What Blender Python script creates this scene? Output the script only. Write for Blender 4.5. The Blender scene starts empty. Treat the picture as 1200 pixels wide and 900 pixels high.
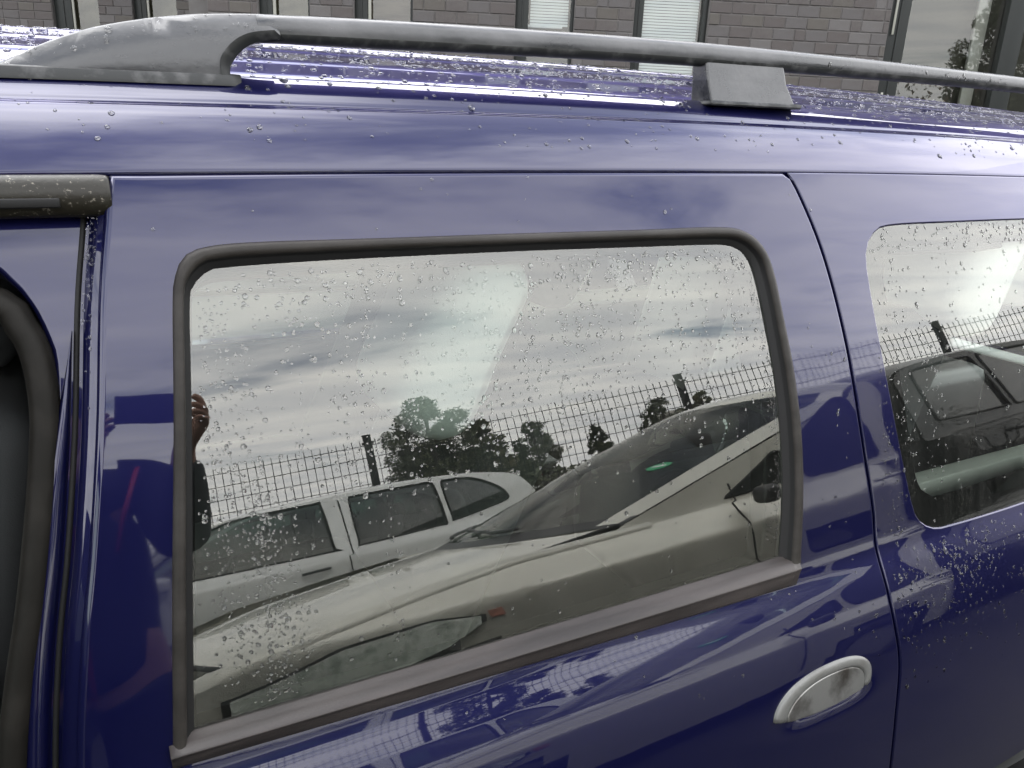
import bpy, bmesh, math, random
import numpy as np
from mathutils import Vector, Matrix
from mathutils.geometry import delaunay_2d_cdt
random.seed(4); rng = np.random.default_rng(4)
R = math.radians
SC = bpy.context.scene
COL = SC.collection

# ------------------------------------------------------------------ camera, world, sun, exposure
CAM_Z = 1.57
AX = np.array([1800., -250., 915.]); AX /= np.linalg.norm(AX)
AD = np.array([-61., 2910., 915.]); AD = AD - AX * (AX @ AD); AD /= np.linalg.norm(AD)
AY = np.cross(AD, AX)
if AY[2] < 0: AY = -AY
cam_d = bpy.data.cameras.new("camera"); cam = bpy.data.objects.new("camera", cam_d); COL.objects.link(cam)
right = Vector((AX[0], AY[0], -AD[0])); down = Vector((AX[1], AY[1], -AD[1])); fwd = Vector((AX[2], AY[2], -AD[2]))
cam.matrix_world = Matrix(((right.x, -down.x, -fwd.x, 0), (right.y, -down.y, -fwd.y, 0), (right.z, -down.z, -fwd.z, CAM_Z), (0, 0, 0, 1)))
cam_d.sensor_width = 36; cam_d.lens = 915 / 1200 * 36; cam_d.clip_start = 0.01; cam_d.clip_end = 2000
SC.camera = cam

SUN_EL, SUN_AZ = R(70), R(25)
world = bpy.data.worlds.new("World"); SC.world = world; world.use_nodes = True
def build_world():
    nt = world.node_tree; nt.nodes.clear(); N = nt.nodes.new; L = nt.links.new
    out = N('ShaderNodeOutputWorld'); mix = N('ShaderNodeMixShader')
    sky = N('ShaderNodeTexSky'); sky.sky_type = 'NISHITA'; sky.sun_disc = False
    sky.sun_elevation = SUN_EL; sky.sun_rotation = SUN_AZ
    b1 = N('ShaderNodeBackground'); b1.inputs[1].default_value = 0.07
    L(sky.outputs[0], b1.inputs[0])
    tc = N('ShaderNodeTexCoord'); sep = N('ShaderNodeSeparateXYZ'); L(tc.outputs['Generated'], sep.inputs[0])
    def m(op, a, b=None, clamp=False):
        n = N('ShaderNodeMath'); n.operation = op; n.use_clamp = clamp
        for i, v in enumerate((a, b)):
            if v is None: continue
            if isinstance(v, (int, float)): n.inputs[i].default_value = v
            else: L(v, n.inputs[i])
        return n.outputs[0]
    z = m('ADD', m('ABSOLUTE', sep.outputs[2]), 0.14)
    cx = m('DIVIDE', sep.outputs[0], z); cy = m('DIVIDE', sep.outputs[1], z)
    comb = N('ShaderNodeCombineXYZ'); L(cx, comb.inputs[0]); L(cy, comb.inputs[1])
    def noise(scale, detail, rough, sx=1, sy=1, rot=0, off=(0, 0, 0), dist=0.0):
        mp = N('ShaderNodeMapping'); L(comb.outputs[0], mp.inputs[0])
        mp.inputs['Scale'].default_value = (sx, sy, 1); mp.inputs['Rotation'].default_value = (0, 0, rot); mp.inputs['Location'].default_value = off
        n = N('ShaderNodeTexNoise'); L(mp.outputs[0], n.inputs[0]); n.inputs['Scale'].default_value = scale
        n.inputs['Detail'].default_value = detail; n.inputs['Roughness'].default_value = rough; n.inputs['Distortion'].default_value = dist
        return n.outputs[0]
    a = noise(0.85, 7, 0.58, 0.75, 1.6, 0.35, (3.1, 1.7, 0), 0.4)
    b = noise(2.6, 6, 0.55, 0.5, 1.9, 0.25, (9.0, 4.0, 0), 0.6)
    # cover: 1 = cloud, 0 = blue hole
    cov = N('ShaderNodeMapRange'); cov.interpolation_type = 'SMOOTHSTEP'; hz = N('ShaderNodeMapRange'); hz.interpolation_type = 'SMOOTHSTEP'; L(sep.outputs[2], hz.inputs[0]); hz.inputs[1].default_value = 0.10; hz.inputs[2].default_value = 0.62; hz.inputs[3].default_value = 0.13; hz.inputs[4].default_value = -0.03
    a = m('ADD', a, hz.outputs[0]); L(a, cov.inputs[0]); cov.inputs[1].default_value = 0.34; cov.inputs[2].default_value = 0.55
    ramp = N('ShaderNodeValToRGB'); L(b, ramp.inputs[0])
    ramp.color_ramp.elements[0].position = 0.28; ramp.color_ramp.elements[0].color = (0.68, 0.70, 0.75, 1)
    ramp.color_ramp.elements[1].position = 0.72; ramp.color_ramp.elements[1].color = (1.05, 1.04, 1.02, 1)
    sv = (math.sin(SUN_AZ) * math.cos(SUN_EL), math.cos(SUN_AZ) * math.cos(SUN_EL), math.sin(SUN_EL))
    dp = N('ShaderNodeVectorMath'); dp.operation = 'DOT_PRODUCT'; L(tc.outputs['Generated'], dp.inputs[0]); dp.inputs[1].default_value = sv
    gl = N('ShaderNodeMapRange'); gl.interpolation_type = 'SMOOTHSTEP'; L(dp.outputs['Value'], gl.inputs[0]); gl.inputs[1].default_value = 0.62; gl.inputs[2].default_value = 1.0; gl.inputs[3].default_value = CLOUD; gl.inputs[4].default_value = CLOUD * 2.5
    b2 = N('ShaderNodeBackground'); L(ramp.outputs[0], b2.inputs[0]); L(gl.outputs[0], b2.inputs[1])
    L(cov.outputs[0], mix.inputs[0]); L(b1.outputs[0], mix.inputs[1]); L(b2.outputs[0], mix.inputs[2]); L(mix.outputs[0], out.inputs[0])
CLOUD = 1.05
build_world()
sd = bpy.data.lights.new("sun", 'SUN'); sd.energy = 0.5; sd.angle = R(120); sd.color = (1, 0.97, 0.93)
sun = bpy.data.objects.new("sun", sd); COL.objects.link(sun)
sdir = Vector((math.sin(SUN_AZ) * math.cos(SUN_EL), math.cos(SUN_AZ) * math.cos(SUN_EL), math.sin(SUN_EL)))
sun.rotation_euler = sdir.to_track_quat('Z', 'Y').to_euler()
SC.view_settings.view_transform = 'Standard'; SC.view_settings.look = 'None'; SC.view_settings.gamma = 1
SC.view_settings.exposure = 2.4
SC.cycles.use_denoising = True
SC.cycles.max_bounces = 10; SC.cycles.glossy_bounces = 6; SC.cycles.transmission_bounces = 8; SC.cycles.transparent_max_bounces = 16
SC.cycles.diffuse_bounces = 3; SC.cycles.caustics_reflective = False; SC.cycles.caustics_refractive = False

# ------------------------------------------------------------------ materials
def new_mat(name):
    m = bpy.data.materials.new(name); m.use_nodes = True
    return m, m.node_tree, m.node_tree.nodes['Principled BSDF']
def mat(name, col, rough=0.5, metal=0.0, coat=0.0, spec=0.5, noise=None, bump=None, rvar=None, coords='Object'):
    """noise=(scale, other colour, low, high[, stretch]); bump=(scale, strength, distance)"""
    m, nt, p = new_mat(name)
    N, L = nt.nodes.new, nt.links.new
    p.inputs['Base Color'].default_value = (*col, 1); p.inputs['Roughness'].default_value = rough
    p.inputs['Metallic'].default_value = metal; p.inputs['Coat Weight'].default_value = coat; p.inputs['Coat Roughness'].default_value = 0.015
    p.inputs['Specular IOR Level'].default_value = spec
    tc = N('ShaderNodeTexCoord')
    if noise:
        n = N('ShaderNodeTexNoise'); n.inputs['Scale'].default_value = noise[0]; n.inputs['Detail'].default_value = 8; n.inputs['Roughness'].default_value = 0.6
        mp = N('ShaderNodeMapping'); L(tc.outputs[coords], mp.inputs[0]); L(mp.outputs[0], n.inputs[0])
        if len(noise) > 4: mp.inputs['Scale'].default_value = noise[4]
        r = N('ShaderNodeMapRange'); L(n.outputs[0], r.inputs[0]); r.inputs[1].default_value = noise[2]; r.inputs[2].default_value = noise[3]
        mx = N('ShaderNodeMix'); mx.data_type = 'RGBA'; L(r.outputs[0], mx.inputs[0])
        mx.inputs[6].default_value = (*col, 1); mx.inputs[7].default_value = (*noise[1], 1); L(mx.outputs[2], p.inputs['Base Color'])
        if rvar:
            rr = N('ShaderNodeMapRange'); L(n.outputs[0], rr.inputs[0]); rr.inputs[1].default_value = 0.3; rr.inputs[2].default_value = 0.7
            rr.inputs[3].default_value = rvar[0]; rr.inputs[4].default_value = rvar[1]; L(rr.outputs[0], p.inputs['Roughness'])
    if bump:
        n2 = N('ShaderNodeTexNoise'); n2.inputs['Scale'].default_value = bump[0]; n2.inputs['Detail'].default_value = 6
        L(tc.outputs[coords], n2.inputs[0])
        bp = N('ShaderNodeBump'); bp.inputs['Strength'].default_value = bump[1]; bp.inputs['Distance'].default_value = bump[2]
        L(n2.outputs[0], bp.inputs['Height']); L(bp.outputs[0], p.inputs['Normal'])
    return m
def glass_mat(name, ior=1.75, tint=(0.86, 0.93, 0.90), dirt=0.0):
    """a pane: reflection of both faces over a tinted see-through, with a little dried dirt"""
    m = bpy.data.materials.new(name); m.use_nodes = True; nt = m.node_tree; nt.nodes.clear(); N, L = nt.nodes.new, nt.links.new
    out = N('ShaderNodeOutputMaterial'); mx = N('ShaderNodeMixShader'); fr = N('ShaderNodeFresnel'); fr.inputs[0].default_value = ior
    g = N('ShaderNodeBsdfGlossy'); g.inputs['Roughness'].default_value = 0.0; g.inputs[0].default_value = (1.0, 0.995, 0.95, 1)
    t = N('ShaderNodeBsdfTransparent'); t.inputs[0].default_value = (*tint, 1)
    L(fr.outputs[0], mx.inputs[0]); L(t.outputs[0], mx.inputs[1]); L(g.outputs[0], mx.inputs[2])
    last = mx
    if dirt:
        tc = N('ShaderNodeTexCoord'); mp = N('ShaderNodeMapping'); mp.inputs['Scale'].default_value = (14, 1, 1.3); L(tc.outputs['Object'], mp.inputs[0])
        n = N('ShaderNodeTexNoise'); n.inputs['Scale'].default_value = 1.6; n.inputs['Detail'].default_value = 9; n.inputs['Roughness'].default_value = 0.65; L(mp.outputs[0], n.inputs[0])
        n3 = N('ShaderNodeTexNoise'); n3.inputs['Scale'].default_value = 260; n3.inputs['Detail'].default_value = 3; L(tc.outputs['Object'], n3.inputs[0])
        r = N('ShaderNodeMapRange'); L(n.outputs[0], r.inputs[0]); r.inputs[1].default_value = 0.42; r.inputs[2].default_value = 0.72; r.inputs[4].default_value = dirt
        r3 = N('ShaderNodeMapRange'); L(n3.outputs[0], r3.inputs[0]); r3.inputs[1].default_value = 0.35; r3.inputs[2].default_value = 0.7
        mu = N('ShaderNodeMath'); mu.operation = 'MULTIPLY'; L(r.outputs[0], mu.inputs[0]); L(r3.outputs[0], mu.inputs[1])
        ad = N('ShaderNodeMath'); ad.operation = 'ADD'; L(mu.outputs[0], ad.inputs[0]); ad.inputs[1].default_value = dirt * 0.12
        d = N('ShaderNodeBsdfDiffuse'); d.inputs[0].default_value = (0.30, 0.30, 0.27, 1)
        m2 = N('ShaderNodeMixShader'); L(ad.outputs[0], m2.inputs[0]); L(mx.outputs[0], m2.inputs[1]); L(d.outputs[0], m2.inputs[2]); last = m2
    L(last.outputs[0], out.inputs[0])
    return m
def water_mat():
    m = bpy.data.materials.new('rain_water'); m.use_nodes = True; nt = m.node_tree; nt.nodes.clear()
    out = nt.nodes.new('ShaderNodeOutputMaterial'); g = nt.nodes.new('ShaderNodeBsdfGlass'); g.inputs['IOR'].default_value = 1.33; g.inputs['Roughness'].default_value = 0.0
    nt.links.new(g.outputs[0], out.inputs[0]); return m

def paint_mat():
    m, nt, p = new_mat('dark_blue_paint'); N, L = nt.nodes.new, nt.links.new
    p.inputs['Base Color'].default_value = (0.0028, 0.0034, 0.0235, 1); p.inputs['Roughness'].default_value = 0.36; p.inputs['Metallic'].default_value = 0.5
    p.inputs['Specular IOR Level'].default_value = 0.12; p.inputs['Specular Tint'].default_value = (0.55, 0.5, 1, 1)
    p.inputs['Coat Weight'].default_value = 1; p.inputs['Coat IOR'].default_value = 1.47
    tc = N('ShaderNodeTexCoord'); n = N('ShaderNodeTexNoise'); n.inputs['Scale'].default_value = 5; n.inputs['Detail'].default_value = 8; L(tc.outputs['Object'], n.inputs[0])
    r = N('ShaderNodeMapRange'); L(n.outputs[0], r.inputs[0]); r.inputs[1].default_value = 0.4; r.inputs[2].default_value = 0.75; r.inputs[3].default_value = 0.012; r.inputs[4].default_value = 0.05
    L(r.outputs[0], p.inputs['Coat Roughness'])
    n2 = N('ShaderNodeTexNoise'); n2.inputs['Scale'].default_value = 7; n2.inputs['Detail'].default_value = 2; L(tc.outputs['Object'], n2.inputs[0])
    bp = N('ShaderNodeBump'); bp.inputs['Strength'].default_value = 0.10; bp.inputs['Distance'].default_value = 0.004; L(n2.outputs[0], bp.inputs['Height'])
    L(bp.outputs[0], p.inputs['Coat Normal'])
    return m
M = dict(
    paint=paint_mat(),
    glass=glass_mat('tinted_car_glass', 1.88, (0.70, 0.78, 0.72), 0.05),
    qglass=glass_mat('quarter_car_glass', 1.80, (0.88, 0.93, 0.90), 0.06),
    carglass=glass_mat('green_car_glass', 1.62, (0.17, 0.24, 0.21)),
    dark_paint=mat('black_green_paint', (0.006, 0.008, 0.008), 0.5, coat=0.4, spec=0.2),
    dark_pane=mat('opaque_dark_pane', (0.012, 0.014, 0.013), 0.3, coat=0.6, spec=0.2),  # darkness of the cabin put into an opaque pane colour
    screen=glass_mat('green_windscreen', 1.55, (0.55, 0.68, 0.62)),
    winglass=glass_mat('building_glass', 1.6, (0.85, 0.87, 0.86)),
    water=water_mat(),
    rubber=mat('window_seal_rubber', (0.014, 0.0125, 0.011), 0.42, spec=0.14, noise=(30, (0.026, 0.0235, 0.021), 0.4, 0.7, (0.3, 1, 1)), bump=(400, 0.15, 0.001)),
    black_rubber=mat('black_rubber', (0.008, 0.008, 0.008), 0.5, spec=0.15),
    old_rubber=mat('door_seal_rubber', (0.0055, 0.0050, 0.004), 0.55, spec=0.10, noise=(22, (0.010, 0.009, 0.0075), 0.45, 0.7), bump=(300, 0.2, 0.001)),
    drip=mat('dusty_black_trim', (0.010, 0.009, 0.006), 0.35, spec=0.25, noise=(230, (0.12, 0.11, 0.09), 0.60, 0.68), bump=(200, 0.3, 0.001)),
    trim=mat('faded_belt_plastic', (0.018, 0.0155, 0.0145), 0.38, spec=0.22, noise=(9, (0.034, 0.029, 0.027), 0.42, 0.62, (0.5, 3, 3)), bump=(350, 0.2, 0.0008)),
    frit=mat('black_glass_border', (0.006, 0.006, 0.006), 0.35, coat=0.0, spec=0.05),
    rail=mat('weathered_grey_rail_plastic', (0.017, 0.018, 0.020), 0.24, spec=0.55, noise=(16, (0.058, 0.058, 0.060), 0.45, 0.65, (0.4, 1, 1)), bump=(120, 0.35, 0.0008), rvar=(0.14, 0.50)),
    rail_dark=mat('rail_underside_plastic', (0.015, 0.016, 0.016), 0.42, spec=0.25, noise=(40, (0.06, 0.06, 0.06), 0.5, 0.7)),
    handle=mat('worn_silver_handle', (0.085, 0.085, 0.080), 0.34, metal=0.1, noise=(20, (0.055, 0.052, 0.046), 0.50, 0.70), bump=(80, 0.3, 0.0008)),
    flap=mat('smudged_metal_flap', (0.20, 0.20, 0.19), 0.30, metal=0.7, noise=(14, (0.05, 0.045, 0.04), 0.46, 0.66), bump=(60, 0.3, 0.0008)),
    headliner=mat('pale_headliner', (0.42, 0.42, 0.40), 0.9),
    inner=mat('dark_inner_trim', (0.020, 0.021, 0.020), 0.7),
    beige=mat('beige_inner_trim', (0.36, 0.37, 0.33), 0.7, noise=(6, (0.30, 0.31, 0.27), 0.4, 0.6)),
    seat=mat('grey_seat_cloth', (0.03, 0.032, 0.032), 0.95, bump=(500, 0.3, 0.001)),
    chrome=mat('steel', (0.6, 0.6, 0.6), 0.15, metal=1.0),
    tyre=mat('tyre_rubber', (0.02, 0.02, 0.02), 0.8),
    rim=mat('alloy', (0.45, 0.45, 0.46), 0.35, metal=0.7),
    silver=mat('champagne_silver_paint', (0.56, 0.55, 0.47), 0.38, metal=0.2, coat=1.0, noise=(3, (0.51, 0.50, 0.43), 0.4, 0.6)),
    pale=mat('pale_silver_paint', (0.68, 0.69, 0.66), 0.34, metal=0.15, coat=1.0),
    plastic=mat('black_plastic', (0.018, 0.018, 0.018), 0.45),
    asphalt=mat('wet_asphalt', (0.020, 0.020, 0.021), 0.7, spec=0.12, noise=(1.5, (0.034, 0.033, 0.032), 0.4, 0.6), bump=(90, 0.5, 0.01), rvar=(0.6, 0.9)),
    fence=mat('anthracite_fence_coating', (0.010, 0.011, 0.012), 0.6, spec=0.15),
    frame=mat('anthracite_window_frame', (0.012, 0.014, 0.013), 0.45, spec=0.25),
    bright=mat('aluminium_strip', (0.20, 0.20, 0.17), 0.4),
    mortar=mat('mortar', (0.084, 0.080, 0.077), 0.95, noise=(8, (0.075, 0.07, 0.066), 0.4, 0.6), bump=(120, 0.4, 0.003)),
    blind=mat('white_blind_slat', (0.58, 0.63, 0.63), 0.5),
    room=mat('dark_room', (0.05, 0.048, 0.04), 0.9),
    olive=mat('olive_room_wall', (0.075, 0.07, 0.045), 0.9, noise=(5, (0.12, 0.11, 0.07), 0.4, 0.6)),
    brown=mat('brown_panel', (0.075, 0.055, 0.038), 0.7, noise=(3, (0.12, 0.09, 0.06), 0.4, 0.6, (1, 1, 8))),
    paper=mat('pale_paper', (0.40, 0.41, 0.37), 0.9, noise=(4, (0.33, 0.33, 0.29), 0.4, 0.6)),
    bark=mat('bark', (0.07, 0.06, 0.05), 0.95, bump=(20, 0.5, 0.02)),
    leaf=mat('dark_leaves', (0.045, 0.062, 0.030), 0.7, noise=(1.2, (0.085, 0.095, 0.045), 0.4, 0.62)),
    leaf2=mat('yellowing_leaves', (0.070, 0.080, 0.030), 0.7, noise=(1.2, (0.13, 0.115, 0.05), 0.4, 0.62)),
    russet=mat('russet_leaves', (0.10, 0.052, 0.030), 0.8, noise=(2, (0.16, 0.09, 0.05), 0.4, 0.6)),
    skin=mat('skin', (0.36, 0.20, 0.15), 0.55), navy=mat('navy_jacket_cloth', (0.010, 0.011, 0.022), 0.85, bump=(40, 0.4, 0.01)),
    red=mat('red_zip', (0.45, 0.03, 0.02), 0.5), denim=mat('dark_trousers', (0.015, 0.017, 0.025), 0.9), hair=mat('dark_hair', (0.02, 0.015, 0.012), 0.7),
    lens=mat('headlight_reflector', (0.85, 0.87, 0.80), 0.25, metal=0.0, noise=(16, (0.45, 0.50, 0.44), 0.50, 0.66), bump=(25, 0.6, 0.01)),  # crumpled reflections put into the colour as pale and dark patches
    clear=glass_mat('clear_lamp_cover', 1.45, (0.95, 0.98, 0.96)),
    orange=mat('faded_orange_lamp', (0.50, 0.22, 0.16), 0.25, coat=1), green=mat('green_sticker', (0.02, 0.32, 0.13), 0.4), white=mat('white_print', (0.7, 0.72, 0.7), 0.5),
    tower=mat('pale_render', (0.40, 0.38, 0.34), 0.9),
)
BR = [mat('clinker_brick_%s' % n, c, 0.75, spec=0.3, noise=(26, d, 0.4, 0.65), bump=(90, 0.5, 0.003)) for n, c, d in (
    ('grey', (0.060, 0.056, 0.055), (0.055, 0.050, 0.048)), ('brown', (0.053, 0.047, 0.045), (0.049, 0.042, 0.039)),
    ('pale', (0.073, 0.069, 0.067), (0.068, 0.062, 0.059)), ('dark', (0.050, 0.044, 0.042), (0.062, 0.056, 0.052)), ('olive', (0.058, 0.053, 0.047), (0.052, 0.046, 0.040)))]

# ------------------------------------------------------------------ object helpers
def tag(o, label=None, cat=None, group=None, kind=None):
    if label: o['label'] = label
    if cat: o['category'] = cat
    if group: o['group'] = group
    if kind: o['kind'] = kind
    return o
def empty(name, loc=(0, 0, 0), rz=0.0):
    o = bpy.data.objects.new(name, None); COL.objects.link(o); o.location = loc; o.rotation_euler = (0, 0, rz); o.empty_display_size = 0.2
    return o
def link(name, me, m, parent=None):
    o = bpy.data.objects.new(name, me); COL.objects.link(o)
    if m is not None and len(me.materials) == 0:
        for mm in (m if isinstance(m, (list, tuple)) else [m]): me.materials.append(mm)
    if parent is not None:
        o.parent = parent
        if PARENT_INV.get(parent.name) is not None: o.matrix_parent_inverse = PARENT_INV[parent.name]
    return o
PARENT_INV = {}
def world_children(o):
    """children of o are given in world coordinates"""
    bpy.context.view_layer.update()
    PARENT_INV[o.name] = o.matrix_world.inverted(); return o
def mesh(name, V, F, m, parent=None, N=None, smooth=True, mi=None):
    me = bpy.data.meshes.new(name); me.from_pydata([tuple(v) for v in np.asarray(V, float)], [], [tuple(int(i) for i in f) for f in F])
    o = link(name, me, m, parent)
    if smooth: me.polygons.foreach_set('use_smooth', [True] * len(me.polygons))
    if mi is not None: me.polygons.foreach_set('material_index', mi)
    me.update()
    if N is not None: me.normals_split_custom_set_from_vertices([tuple(n) for n in N])
    return o
def catmull(P, n, closed=False):
    P = [np.asarray(p, float) for p in P]
    if closed: Q = [P[-1]] + P + [P[0], P[1]]
    else: Q = [2 * P[0] - P[1]] + P + [2 * P[-1] - P[-2]]
    out = []
    for i in range(1, len(Q) - 2):
        for t in np.linspace(0, 1, 12, endpoint=False):
            a, b, c, d = Q[i - 1], Q[i], Q[i + 1], Q[i + 2]
            out.append(0.5 * ((2 * b) + (-a + c) * t + (2 * a - 5 * b + 4 * c - d) * t * t + (-a + 3 * b - 3 * c + d) * t ** 3))
    out.append(Q[-2]); out = np.array(out)
    return resample(out, n)
def resample(P, n):
    P = np.asarray(P, float); s = np.concatenate([[0], np.cumsum(np.linalg.norm(np.diff(P, axis=0), axis=1))]); t = np.linspace(0, s[-1], n)
    return np.stack([np.interp(t, s, P[:, k]) for k in range(P.shape[1])], 1)
def in_poly(pts, poly):
    x, y = pts[:, 0], pts[:, 1]; inside = np.zeros(len(pts), bool); n = len(poly)
    for i in range(n):
        x1, y1 = poly[i]; x2, y2 = poly[(i + 1) % n]
        c = ((y1 > y) != (y2 > y)); xi = (x2 - x1) * (y - y1) / ((y2 - y1) if abs(y2 - y1) > 1e-12 else 1e-12) + x1
        inside ^= c & (x < xi)
    return inside
def cdt(outline, holes=(), step=0.04, extra=None):
    """triangulate a 2D outline with holes; returns points and triangles"""
    V, E = [], []
    for loop in [outline] + list(holes):
        b = len(V); V += [tuple(p) for p in loop]; E += [(b + i, b + (i + 1) % len(loop)) for i in range(len(loop))]
    o = np.array(outline); lo, hi = o.min(0), o.max(0)
    gx, gy = np.meshgrid(np.arange(lo[0] + step / 2, hi[0], step), np.arange(lo[1] + step / 2, hi[1], step)); G = np.stack([gx.ravel(), gy.ravel()], 1)
    if extra is not None: G = np.concatenate([G, extra])
    k = in_poly(G, outline)
    for h in holes: k &= ~in_poly(G, h)
    G = G[k]
    allb = np.array(V); d = np.sqrt(((G[:, None, :] - allb[None]) ** 2).sum(2)).min(1); G = G[d > min(step, .02) * 0.3]
    r = delaunay_2d_cdt([Vector(p) for p in V] + [Vector(p) for p in G], E, [], 0, 1e-6)
    P = np.array([tuple(p) for p in r[0]]); T = np.array([f for f in r[2]])
    c = P[T].mean(1); k = in_poly(c, outline)
    for h in holes: k &= ~in_poly(c, h)
    return P, T[k]

# ------------------------------------------------------------------ shape of the blue car's flank
TZ = [-.2, 0.30, 0.45, 0.60, 0.68, 0.76, 0.82, 0.87, 0.905, 0.925, 0.950, 0.975, 1.00, 1.15, 1.24, 1.30, 1.44, 1.56]
TT = [-4, -10, -5, 1, 4, 9, 15, 21.5, 26.5, 28, 18, 11.5, 11.3, 14.0, 15.8, 17.4, 20.0, 24]
ZS = np.linspace(-.2, 1.56, 1761)
_t = np.tan(np.radians(np.interp(ZS, TZ, TT))); _k = np.exp(-np.linspace(-2, 2, 17) ** 2); _k /= _k.sum()
_t = np.convolve(np.pad(_t, 8, 'edge'), _k, 'valid')
_y = np.concatenate([[0], np.cumsum((_t[1:] + _t[:-1]) / 2 * np.diff(ZS))]); _y += 0.80 - np.interp(1.30, ZS, _y)
YC = 1.60          # the car's centre line
def S0(x, z): return np.interp(z, ZS, _y) + (np.asarray(x) - .2) ** 2 / 2 / 40.
def S(x, z):
    x = np.asarray(x, float); z = np.asarray(z, float)
    dent = 0.015 * np.exp(-((x - .915) / .088) ** 4 - ((z - .7570) / .022) ** 2)
    return S0(x, z) + dent
def SN(x, z, f=S, e=1e-3):
    x = np.asarray(x, float); z = np.asarray(z, float)
    dx = (f(x + e, z) - f(x - e, z)) / 2 / e; dz = (f(x, z + e) - f(x, z - e)) / 2 / e
    n = np.stack([dx, -np.ones_like(dx), dz], -1); return n / np.linalg.norm(n, axis=-1, keepdims=True)
def P3(xz, off=0.0, f=S0):
    xz = np.asarray(xz, float); return np.stack([xz[:, 0], f(xz[:, 0], xz[:, 1]), xz[:, 1]], 1) - SN(xz[:, 0], xz[:, 1], f) * off * -1 * -1 if False else \
        np.stack([xz[:, 0], f(xz[:, 0], xz[:, 1]), xz[:, 1]], 1) + SN(xz[:, 0], xz[:, 1], f) * (-off)
def panel(name, outline, holes, m, parent, off=0.0, step=0.035, rim=0.003, depth=0.02, mirror=False, f=S, extra=None, rims=True):
    """a sheet lying on the flank, its edges rolled inwards; off > 0 is deeper inside the car"""
    P, T = cdt(outline, holes, step, extra)
    V = P3(P, off, f); Nn = SN(P[:, 0], P[:, 1], f)
    a = V[T]; nn = np.cross(a[:, 1] - a[:, 0], a[:, 2] - a[:, 0]); flip = (nn * Nn[T[:, 0]]).sum(1) < 0; T[flip] = T[flip][:, ::-1]
    VV, NN, FF = [V], [Nn], [tuple(t) for t in T]; base = len(V)
    if rims:
        for li, loop in enumerate([outline] + list(holes)):
            L_ = np.array(loop, float); n = len(L_); area = 0.5 * np.sum(L_[:, 0] * np.roll(L_[:, 1], -1) - np.roll(L_[:, 0], -1) * L_[:, 1])
            tg = np.roll(L_, -1, 0) - np.roll(L_, 1, 0); tg /= np.linalg.norm(tg, axis=1, keepdims=True)
            ow = np.stack([tg[:, 1], -tg[:, 0]], 1) * (1 if area > 0 else -1)
            if li > 0: ow = -ow
            B = P3(L_, off, f); Nb = SN(L_[:, 0], L_[:, 1], f); o3 = np.stack([ow[:, 0], np.zeros(n), ow[:, 1]], 1)
            o3 -= Nb * (o3 * Nb).sum(1, keepdims=True); o3 /= np.linalg.norm(o3, axis=1, keepdims=True)
            rings = []
            for ang in (0, 30, 60, 90):
                c, s = math.cos(R(ang)), math.sin(R(ang)); rings.append((B + o3 * rim * s - Nb * rim * (1 - c), Nb * c + o3 * s))
            rings.append((B + o3 * rim - Nb * depth, o3))
            for k, (rv, rn) in enumerate(rings): VV.append(rv); NN.append(rn)
            for k in range(len(rings) - 1):
                for i in range(n):
                    j = (i + 1) % n; q = (base + k * n + i, base + k * n + j, base + (k + 1) * n + j, base + (k + 1) * n + i)
                    FF.append(q)
            base += n * len(rings)
    V = np.concatenate(VV); NN = np.concatenate(NN)
    # orient rim quads by their normals
    F2 = []
    for fc in FF:
        if len(fc) == 4:
            p = V[list(fc)]; g = np.cross(p[1] - p[0], p[3] - p[0]) + np.cross(p[3] - p[2], p[1] - p[2]) * 1.0
            if np.dot(g, NN[fc[0]] + NN[fc[2]]) < 0: fc = fc[::-1]
        F2.append(fc)
    if mirror:
        V = V.copy(); V[:, 1] = 2 * YC - V[:, 1]; NN = NN.copy(); NN[:, 1] *= -1; F2 = [tuple(fc)[::-1] for fc in F2]
    return mesh(name, V, F2, m, parent, NN)
def loft(name, A, B, sec, m, parent, f=S0, caps=False, closed=False, mats=None):
    """a strip between two lines A and B on the flank; sec = (t from A to B, height above the sheet)"""
    A, B = np.asarray(A, float), np.asarray(B, float); rows = []
    for t, h in sec: rows.append(P3(A * (1 - t) + B * t, -h, f))
    n, k = len(A), len(sec); V = np.concatenate(rows); F = []; mi = []
    for s in range(k - 1):
        for i in range(n if closed else n - 1): j = (i + 1) % n; F.append((s * n + i, s * n + j, (s + 1) * n + j, (s + 1) * n + i)); mi.append(0 if not mats else mats[s])
    if caps:
        F.append(tuple(s * n for s in range(k))); F.append(tuple(s * n + n - 1 for s in reversed(range(k)))); mi += [0, 0]
    o = mesh(name, V, F, m, parent, mi=mi); fixn(o); return o
def fixn(o):
    bm = bmesh.new(); bm.from_mesh(o.data); bmesh.ops.recalc_face_normals(bm, faces=bm.faces); bm.to_mesh(o.data); bm.free(); o.data.update()
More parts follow.
